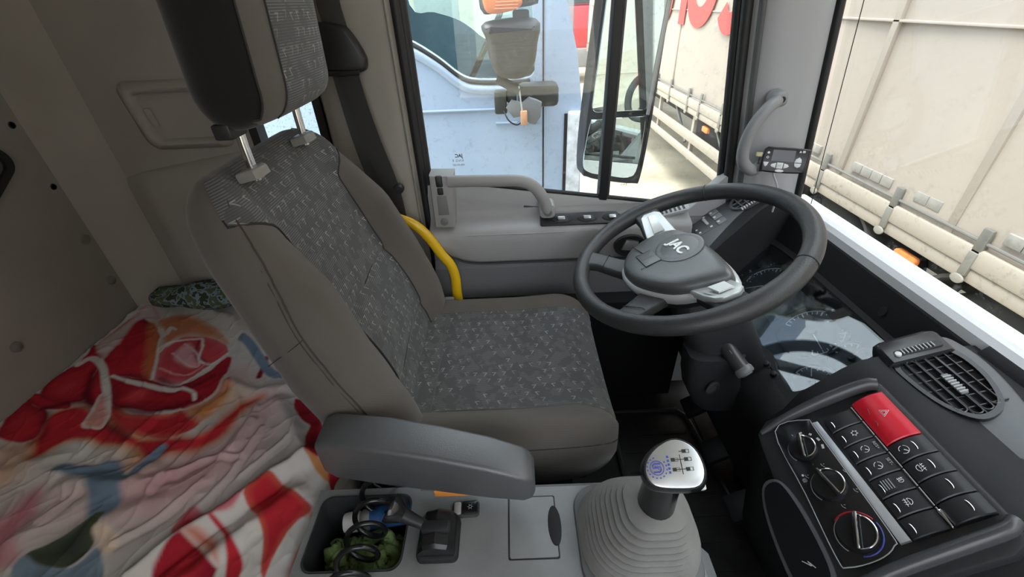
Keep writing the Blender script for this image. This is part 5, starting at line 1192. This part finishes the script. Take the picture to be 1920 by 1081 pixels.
for k in range(n7):
    y1 = y_top - k * pit; y0 = y1 - pit; yc = (y0 + y1) / 2
    b = button(.0085, .0465, y0, y1, .0030)
    crescent(.0145, yc - .002, .0062, b)
    if k == 1: sym('snow', .031, yc, b, .0066)
    if k in (2, 3):
        sym('cruise', .029, yc, b, .0066)
        text('RES+' if k == 2 else 'SET-', .0052, grey_p, b, Matrix.Translation((.0425, yc, .0055)) @ Matrix.Rotation(-math.pi / 2, 4, 'Z'), 'switch_lettering')
    if k == 4:
        sym('fog', .0385, yc, b, .0062, .8)
        MB().box((.018, yc - .008, .004), (.030, yc + .008, .0072), .001).build('level_wheel', rubber, b)
        for q in range(4): MB().box((.0185 + q * .003, yc - .006, .0070), (.0195 + q * .003, yc + .006, .0078)).build('wheel_rib', grey_p, b, 0)
    if k == 5: sym('rear', .030, yc, b, .0066, 1.1)
    MB().tube([(.0487, y1 - .001, .004), (.0487, y0 + .0005, .004)], .0013, 8).build('chrome_edge', chr2, b)
rb = button(.0515, .0925, .3455, .416, .0055, pm('hazard_red', (.62, .012, .03), .3), 'hazard_button'); rb['label'] = 'large red hazard warning button'
sym('hazard', .076, .384, rb, .0086); 
MB().tube([(.0635, .397, .0087), (.0610, .389, .0088)], .0004, 5).build('button_scuff', btn, rb); MB().tube([(.0600, .378, .0088), (.0610, .374, .0088), (.059, .371, .0088)], .0005, 5).build('button_scuff', btn, rb)
for k in range(4):
    y1 = .345 - k * .0257; y0 = y1 - .0257; yc = (y0 + y1) / 2; b = button(.0515, .0925, y0, y1, .0055)
    crescent(.0755, yc, .0088, b)
    if k == 0: sym('cruise', .064, yc, b, .0087, 1.15)
    if k == 1: sym('lamp', .064, yc, b, .0087, 1.15)
MB().prism([(.047, .262), (.052, .262), (.050, .244), (.048, .240)], .002, .006, .001).build('chrome_tip', chr2, cp_)
# open cubby beside the heater dials
cu = MB().prism(cr([(-.083, .352), (-.078, .30), (-.085, .235), (-.11, .215), (-.135, .23), (-.132, .30), (-.118, .352), (-.10, .366)], 5, True), -.012, .002, .002).build('cubby_rim', rim_m, cp_)
MB().prism(cr([(-.087, .350), (-.083, .30), (-.089, .238), (-.11, .220), (-.130, .234), (-.127, .30), (-.115, .348), (-.10, .360)], 5, True), -.01, .0026, 0).build('cubby_pocket', pm('cubby_black', (.005, .005, .006), .7, spec=.1), cp_, 0)
MB().tube(cr([(-.112, .258, .003), (-.108, .254, .0035), (-.104, .250, .003), (-.106, .256, .003), (-.101, .247, .003)], 3), .0006, 5).build('cubby_scratch', grey_p, cp_)

# ------------------------------------------------------------------ centre air vent and its thumb-wheel pod
VT = math.radians(20)
av = thing('centre_air_vent', 'large oval black air vent on the dash top with a thumb wheel', 'air vent', (.60, 0, -.47), (0, -VT, 0))
MB().prism(cr([(-.062, .47), (-.058, .40), (-.035, .32), (.0, .296), (.035, .33), (.058, .41), (.060, .47), (.04, .50), (-.05, .49)], 5, True), -.02, .004, .004, seg=3).build('surround', pm('surround_grey', (.085, .087, .092), .38, bump=.1, bscale=600, var=.1, vscale=20), av, 60)
ov = cr([(-.038, .466), (.002, .474), (.034, .472), (.044, .45), (.042, .41), (.028, .372), (.008, .356), (-.015, .356), (-.034, .384), (-.042, .43)], 4, True)
ovi = [(p[0] * .86, .415 + (p[1] - .415) * .88) for p in ov]
ring(ov, ovi, -.002, .010).build('vent_bezel', gl_b, av)
MB().prism(ovi, -.002, .0045, 0).build('duct', pm('duct_black', (.004, .004, .004), .9), av, 0)
slm = pm('slat_black', (.028, .028, .03), .3)
def ylim(s): 
    yy = [p[1] for p in ovi if abs(p[0] - s) < .006]; return (min(yy), max(yy)) if yy else (.39, .45)
for s in (-.026, -.013, .0, .013, .026):
    lo, hi_ = ylim(s); MB().box((s - .0008, lo, .004), (s + .0008, hi_, .0095), .0003).build('slat', slm, av)
for s0, s1 in ((-.026, -.013), (-.0125, .0), (.0005, .0135), (.014, .026)):
    lo, hi_ = [(a + b) / 2 for a, b in zip(ylim(s0), ylim(s1))]; c = (s0 + s1) / 2; r = .0058
    L_ = [(c + r * math.cos(q), hi_ - r - .002 + r * math.sin(q), .0096) for q in np.linspace(0, math.pi, 9)] + [(c + r * math.cos(q), lo + r + .002 + r * math.sin(q), .0096) for q in np.linspace(math.pi, 2 * math.pi, 9)]
    MB().tube(L_ + [L_[0]], .0008, 6).build('slat_frame', pm('slat_shine', (.09, .09, .095), .18), av)
for y in (.375, .392, .409, .426, .443, .458): MB().box((-.033, y - .0007, .004), (.036, y + .0007, .0072)).build('vane', slm, av, 0)
MB().box((-.0045, .393, .0085), (.0045, .428, .0120), .001).build('aim_tab', pm('tab_grey', (.20, .20, .20), .4), av)
for k in range(7): MB().box((-.005, .395 + k * .0045, .0115), (.005, .3968 + k * .0045, .0132)).build('tab_rib', pm('rib_grey', (.38, .38, .38), .4), av, 0)
MB().loft([[Vector((s, y, z)) for s, z in ((-.046 + sk_, -.01), (-.046 + sk_, .010), (-.040 + sk_, .017), (.036 + sk_, .015), (.043 + sk_, .008), (.043 + sk_, -.01))] for y, sk_ in ((.462, .0), (.480, .001), (.500, .003))] + [[Vector((s, .512, z)) for s, z in ((-.036, -.01), (-.036, .0), (-.028, .006), (.034, .006), (.040, .002), (.040, -.01))]], flip=True).build('wheel_pod', pm('pod_black', (.030, .030, .033), .35, bump=.1, bscale=700), av, 50)
MB().prism(rrect(-.030, .470, .033, .4815, .004), .014, .0172, .0005).build('wheel_slot', rubber, av)
for k in range(9): MB().box((-.020 + k * .005, .4715, .0165), (-.0185 + k * .005, .480, .0195)).build('wheel_rib', MATS['rib_grey'], av, 0)
MB().lathe([(.0045, .016), (.004, .0195), (.001, .02)], 12, Matrix.Translation((-.0265, .474, 0))).build('wheel_end', white_p, av)

# ------------------------------------------------------------------ steering wheel
WT = math.radians(22.4)
pad_m = pm('pad_grey', (.070, .072, .074), .36, spec=1.0, bump=.3, bscale=600)
sw_ = thing('steering_wheel', 'black four-spoke steering wheel with silver trims and raised letters', 'steering wheel', (.323, .719, -.407), (0, -WT, 0))
leather = pm('wheel_leather', (.034, .034, .035), .42, bump=.5, bscale=420)
Rw = .2045
def rimr(a):     # thicker grips where the trims meet the rim
    return .0165 + .002 * math.exp(-(((a - math.radians(100)) / .35) ** 2)) + .002 * math.exp(-(((a - math.radians(283)) / .35) ** 2))
rings = []
for i in range(120):
    a = 2 * math.pi * i / 120; r = rimr(a); c = Vector((math.cos(a), math.sin(a), 0))
    rings.append([c * (Rw + r * math.cos(q)) + VZ * (r * 1.02 * math.sin(q)) for q in [2 * math.pi * k / 18 for k in range(18)]])
rings.append(rings[0]); rm_ = MB().loft(rings, cap0=False, cap1=False).build('rim', leather, sw_, smooth=180)
for a in (58, -48):
    q0 = math.radians(a); c = Vector((math.cos(q0), math.sin(q0), 0)); r = rimr(q0 % (2 * math.pi)) + .0004
    MB().tube([c * (Rw + r * math.cos(q)) + VZ * (r * math.sin(q)) for q in np.linspace(0, 2 * math.pi, 25)], .0009, 6).build('rim_joint', rubber, rm_)
pad = cr([(-.116, .025), (-.094, .066), (-.046, .092), (.006, .088), (.033, .040), (.048, -.05), (.047, -.108), (.030, -.118), (-.006, -.112), (-.055, -.096), (-.098, -.050), (-.114, -.012)], 4, True)
def sc(P, k, c=(-.03, -.01)): return [(c[0] + (p[0] - c[0]) * k, c[1] + (p[1] - c[1]) * k) for p in P]
hub = MB().loft([[Vector((*p, z)) for p in sc(pad, k)] for k, z in ((.98, -.030), (1.0, -.016), (.985, -.007), (.95, -.001), (.88, .003), (.70, .005), (.4, .006))]).build('airbag_pad', pad_m, sw_, smooth=60)
lip = pm('trim_silver', (.66, .68, .67), .28, metal=.25)
# silver lip around the lower edge of the pad
lp = [p for p in sc(pad, 1.055)]
MB().loft([[Vector((*p, z)) for p in sc(pad, k)] for k, z in ((.96, -.042), (1.05, -.036), (1.075, -.026), (1.06, -.019), (1.0, -.017))], cap0=True, cap1=False).build('pad_lip', lip, sw_, smooth=60)
MB().loft([[Vector((*p, z)) for p in sc(pad, k)] for k, z in ((.5, -.075), (.75, -.068), (1.0, -.050), (1.04, -.040))], cap0=True, cap1=True).build('hub_back', black, sw_, smooth=60)
# upper spokes with silver trims
def spoke(path, w, t, mat, name): 
    rows = []
    for (x, y, z), ww in zip(path, w):
        rows.append((Vector((x, y, z)), ww))
    R_ = []
    for i, (p, ww) in enumerate(rows):
        d = (rows[min(i + 1, len(rows) - 1)][0] - rows[max(i - 1, 0)][0]).normalized(); sd = VZ.cross(d).normalized(); up = d.cross(sd)
        R_.append([p + sd * q[0] + up * q[1] for q in rrect(-ww, -t, ww, t, min(t, ww) * .6, 3)])
    return MB().loft(R_).build(name, mat, sw_, smooth=50)
spoke([(-.018, .070, -.034), (-.018, .12, -.024), (-.020, .165, -.012), (-.022, .20, -.004)], [.036, .030, .026, .030], .011, leather, 'spoke')
spoke([(.008, -.09, -.036), (.012, -.13, -.026), (.014, -.168, -.012), (.015, -.20, -.004)], [.036, .032, .028, .032], .011, leather, 'spoke')
def plate(P, name): 
    n = len(P); top = MB(); top.prism([(p[0], p[1]) for p in P], 0, 1, 0)
    c = [sum(p[k] for p in P) / n for k in range(3)]
    L0 = [Vector((p[0], p[1], p[2] - .010)) for p in P]; L1 = [Vector((p[0], p[1], p[2])) for p in P]
    L2 = [Vector((c[0] + (p[0] - c[0]) * .93, c[1] + (p[1] - c[1]) * .93, p[2] + .0025)) for p in P]; L3 = [Vector((c[0] + (p[0] - c[0]) * .70, c[1] + (p[1] - c[1]) * .70, p[2] + .0020)) for p in P]
    return MB().loft([L0, L1, L2, L3]).build(name, lip, sw_, smooth=40)
plate([(-.049, .080, -.012), (-.044, .125, -.004), (-.039, .160, .006), (-.030, .168, .008), (-.006, .166, .008), (.004, .155, .007), (.009, .12, -.002), (.014, .083, -.010)], 'spoke_trim')
sp2 = [(-.030, -.104, -.014), (.036, -.112, -.012), (.042, -.135, -.006), (.040, -.160, .005), (.030, -.172, .007), (.004, -.175, .007), (-.008, -.168, .005), (-.018, -.14, -.006)]
plate(sp2[::-1], 'spoke_trim')
for P in ([(-.024, .155, .0085), (-.010, .155, .0085), (-.006, .10, -.0045), (-.030, .10, -.0045)], [(.002, -.160, .0085), (.028, -.158, .0085), (.024, -.125, -.001), (-.006, -.125, -.001)]):
    c = [sum(p[k] for p in P) / 4 for k in range(3)]
    MB().loft([[Vector(p) for p in P], [Vector((c[0] + (p[0] - c[0]) * .9, c[1] + (p[1] - c[1]) * .9, p[2] + .002)) for p in P]]).build('button_blank', pm('blank_silver', (.74, .76, .75), .25, metal=.25), sw_, smooth=30)
# lower spokes
spoke([(-.10, .040, -.034), (-.125, .055, -.024), (-.155, .075, -.008), (-.18, .09, 0)], [.026, .022, .020, .024], .010, leather, 'spoke')
spoke([(-.085, -.065, -.036), (-.11, -.088, -.026), (-.137, -.118, -.010), (-.16, -.14, 0)], [.030, .026, .022, .026], .010, leather, 'spoke')
for x, y, d in ((-.142, .067, (-.8, .5, 0)), (-.128, -.106, (-.62, -.78, 0))):
    dv = Vector(d).normalized(); sd = VZ.cross(dv); c = Vector((x, y, -.014))
    MB().tube([c + sd * q[0] + VZ * q[1] for q in rrect(-.0225, -.0108, .0225, .0108, .006, 3)] + [c + sd * .0225 + VZ * .005], .0008, 6).build('spoke_joint', rubber, sw_)
# emblem disc, slot and letters
em = MB().lathe([(.045, .003), (.0445, .0072), (.040, .0085), (.036, .0076), (.034, .0082), (.001, .0086)], 40, Matrix.Translation((-.006, .004, 0))).build('emblem_disc', pad_m, sw_, 50)
text('JAC', .030, pm('letter_silver', (.80, .81, .80), .3, metal=.3), em, Matrix.Translation((-.008, .003, .0092)) @ Matrix.Rotation(math.radians(-80), 4, 'Z'), 'raised_letters', .0012, .0008)
MB().box((-.0225, -.0155, .005), (.0225, .0155, .0075), .0008, M=Matrix.Translation((-.066, .005, 0)) @ Matrix.Rotation(math.radians(-80), 4, 'Z')).build('release_flap', pad_m, sw_)
Mf = Matrix.Translation((-.066, .005, .0078)) @ Matrix.Rotation(math.radians(-80), 4, 'Z')
for pl_ in ([(.0225, .022), (-.0, .0155)], [(-.0225, .0155), (-.0225, -.0155), (.0225, -.0155), (.0225, .0155)], [(0, -.011), (0, .009)], [(-.0225, .0), (-.060, -.006)]):
    MB().tube([Mf @ Vector((*p, -.001)) for p in pl_], .0009, 5).build('pad_line', rubber, sw_)
text('E', .010, rubber, sw_, Matrix.Translation((-.084, -.020, .0052)) @ Matrix.Rotation(math.radians(-80), 4, 'Z'), 'horn_mark', .0003)

# ------------------------------------------------------------------ steering column with stalk and ignition lock
sc_ = thing('steering_column', 'dark steering column shroud below the wheel with ignition lock', 'steering column', (.46, .70, -.80)); N0 = Vector((.46, .70, -.80))
def np_(mb, name, mat, smooth=40): mb.v = [tuple(Vector(p) - N0) for p in mb.v]; return mb.build(name, mat, sc_, smooth)
shr = []
for f in np.linspace(0, 1, 8):
    c = Vector((.345, .712, -.462)).lerp(Vector((.50, .70, -.74)), f); ex_ = Vector((.875, 0, .484)); k = .9 + .3 * math.sin(math.pi * f)
    shr.append([c + ex_ * p[0] * k + VY * p[1] * k for p in rrect(-.055, -.062, .055, .062, .03, 5)])
np_(MB().loft(shr), 'shroud', pm('shroud_black', (.020, .020, .022), .5, bump=.2, bscale=700), 50)
np_(MB().loft([[Vector((.395 + p[0], .65 + p[1] * .6, z)) + VX * dx for p in rrect(-.055, -.06, .055, .06, .03, 5)] for z, dx in ((-.60, 0), (-.66, .005), (-.70, .015), (-.73, .03), (-.745, .045))]), 'lock_housing', MATS['shroud_black'], 50)
np_(MB().lathe([(.016, 0), (.016, .006), (.012, .008), (.012, .004), (.002, .004)], 18, basis((.392, .612, -.668), Vector((.9, .3, -.3)).normalized(), Vector((.3, .1, .95)).normalized(), Vector((-.25, -.93, .25)).normalized())), 'ignition_lock', pm('lock_steel', (.18, .18, .18), .3, metal=.7), 40)
np_(MB().tube([(.5, .70, -.74), (.58, .70, -.95), (.62, .70, FLOOR)], .028, 12), 'lower_shaft', black)
stalk = cr([(.392, .690, -.560), (.402, .665, -.572), (.412, .640, -.585), (.424, .612, -.600), (.432, .598, -.608)], 5)
np_(MB().tube(stalk, [.008 + .0075 * min(1, max(0, (k - 3) / 8)) for k in range(len(stalk))], 14), 'stalk', pm('stalk_black', (.035, .035, .036), .3), 60)
d_ = (Vector(stalk[-1]) - Vector(stalk[-3])).normalized(); a_ = d_.orthogonal().normalized(); b_ = d_.cross(a_)
np_(MB().lathe([(.0155, -.004), (.0175, 0), (.0175, .008), (.0155, .0105), (.0125, .0105), (.0115, .009), (.0110, .0125), (.0095, .0135), (.001, .0135)], 26, basis(Vector(stalk[-1]), a_, b_, d_)), 'stalk_end', pm('stalk_grey', (.17, .17, .17), .4), 40)
for k, p in enumerate((stalk[8], stalk[13])):
    MM = basis(Vector(p) + Vector((-.008, -.003, .013)), Vector((.45, -.8, -.4)).normalized(), Vector((.5, .5, -.5)).normalized(), Vector((-.5, .1, .85)).normalized())
    np_(MB().tube([MM @ Vector((.004 * math.cos(q), .003 * math.sin(q), 0)) for q in np.linspace(0, 2 * math.pi, 11)], .0004, 5), 'stalk_symbol', grey_p)

# ------------------------------------------------------------------ grab handle on the A-pillar and heater controller
gh = thing('pillar_grab_handle', 'grey curved grab handle on the pillar beside the windscreen', 'handle', (.55, .98, -.27)); J0 = Vector((.55, .98, -.27))
hpth = cr([(.585, .992, -.200), (.568, .972, -.200), (.545, .960, -.213), (.524, .955, -.245), (.516, .955, -.285), (.522, .957, -.320), (.545, .962, -.342), (.572, .980, -.347), (.585, .996, -.347)], 6)
MB().tube([Vector(p) - J0 for p in hpth], .0135, 14, ell=.9).build('grip', pm('handle_grey', (.235, .235, .24), .45, bump=.2, bscale=800), gh, smooth=60)
MB().prism(rrect(-.016, -.017, .020, .017, .014, 6), 0, .030, .010, basis(Vector((.574, .997, -.197)) - J0, Vector((.95, .0, .2)), Vector((-.2, 0, .97)), -VY), seg=3).build('upper_foot', MATS['handle_grey'], gh, smooth=60)
MB().lathe([(.0065, .028), (.0065, .0306), (.005, .0302), (.001, .0302)], 14, basis(Vector((.578, .997, -.196)) - J0, VX, VZ, -VY)).build('screw_recess', rubber, gh)
hc = thing('heater_controller', 'black heater controller with white buttons on a stick beside the grab handle', 'controller', (.607, .945, -.318), (math.radians(-18), 0, math.radians(-22)))
MC = basis((0, 0, 0), VX, VZ, -VY)
body = cr([(-.044, -.024), (-.042, .022), (-.02, .026), (.02, .0265), (.044, .0245), (.046, .018), (.043, -.022), (.038, -.026), (0, -.028), (-.038, -.027)], 3, True)
MB().prism(body, -.006, .006, .003, MC, seg=3).build('case', pm('case_black', (.012, .012, .013), .3), hc)
MB().prism(rrect(-.026, -.003, .018, .0205, .001), .005, .0068, 0, MC).build('display', pm('display_dark', (.02, .017, .017), .12), hc, 0)
wb2 = pm('button_white', (.72, .73, .72), .4)
def cbtn(P): MB().prism(P, .005, .0085, .001, MC).build('button', wb2, hc)
cbtn([(-.041, -.006), (-.030, -.006), (-.032, -.013), (-.0355, -.0165), (-.039, -.013)])
cbtn([(-.015, -.007), (-.015, -.018), (-.023, -.016), (-.026, -.0125), (-.023, -.009)]); cbtn([(-.0135, -.006), (-.001, -.006), (-.001, -.019), (-.0135, -.019)]); cbtn([(.0005, -.007), (.0005, -.018), (.008, -.016), (.011, -.0125), (.008, -.009)])
cbtn([(.019, -.004), (.033, -.004), (.032, .003), (.0275, .0075), (.021, .003)]); cbtn([(.019, -.0055), (.033, -.0055), (.032, -.012), (.0265, -.015), (.021, -.012)]); cbtn(ellipse(-.006, -.0235, .009, .0032, 16))
text('HT', .006, grey_p, hc, MC @ Matrix.Translation((-.0072, -.0125, .0087)), 'button_letters', .0002)
for x, z, f in ((-.034, .014, 1), (-.034, .004, 0)): MB().lathe([(.0026, .006), (.0026, .0066)] + ([(.0004, .0066)] if f else [(.0015, .0066), (.0015, .006)]), 14, MC @ Matrix.Translation((x, z, 0)), cap=bool(f)).build('lamp_symbol', white_p, hc)
MB().prism([(.024, .017), (.0295, .017), (.0268, .0215)], .0055, .0066, 0, MC).build('case_mark', white_p, hc, 0); MB().prism(rrect(.031, .017, .036, .0215, .0008), .0055, .0066, 0, MC).build('case_mark', white_p, hc, 0)
MB().box((-.058, -.002, .004), (-.043, .006, .014), .001).build('brass_clip', pm('clip_brass', (.45, .40, .25), .45, metal=.5), hc)
MB().box((-.050, -.003, -.012), (-.042, .006, .003), .001).build('clip_base', black, hc)
wp = cr([(-.015, .0, -.027), (-.012, -.002, -.036), (-.002, -.004, -.055), (.004, .004, -.08), (.006, .02, -.115)], 5)
MB().tube(wp, .0022, 8).build('lead', pm('lead_grey', (.42, .42, .42), .4), hc)
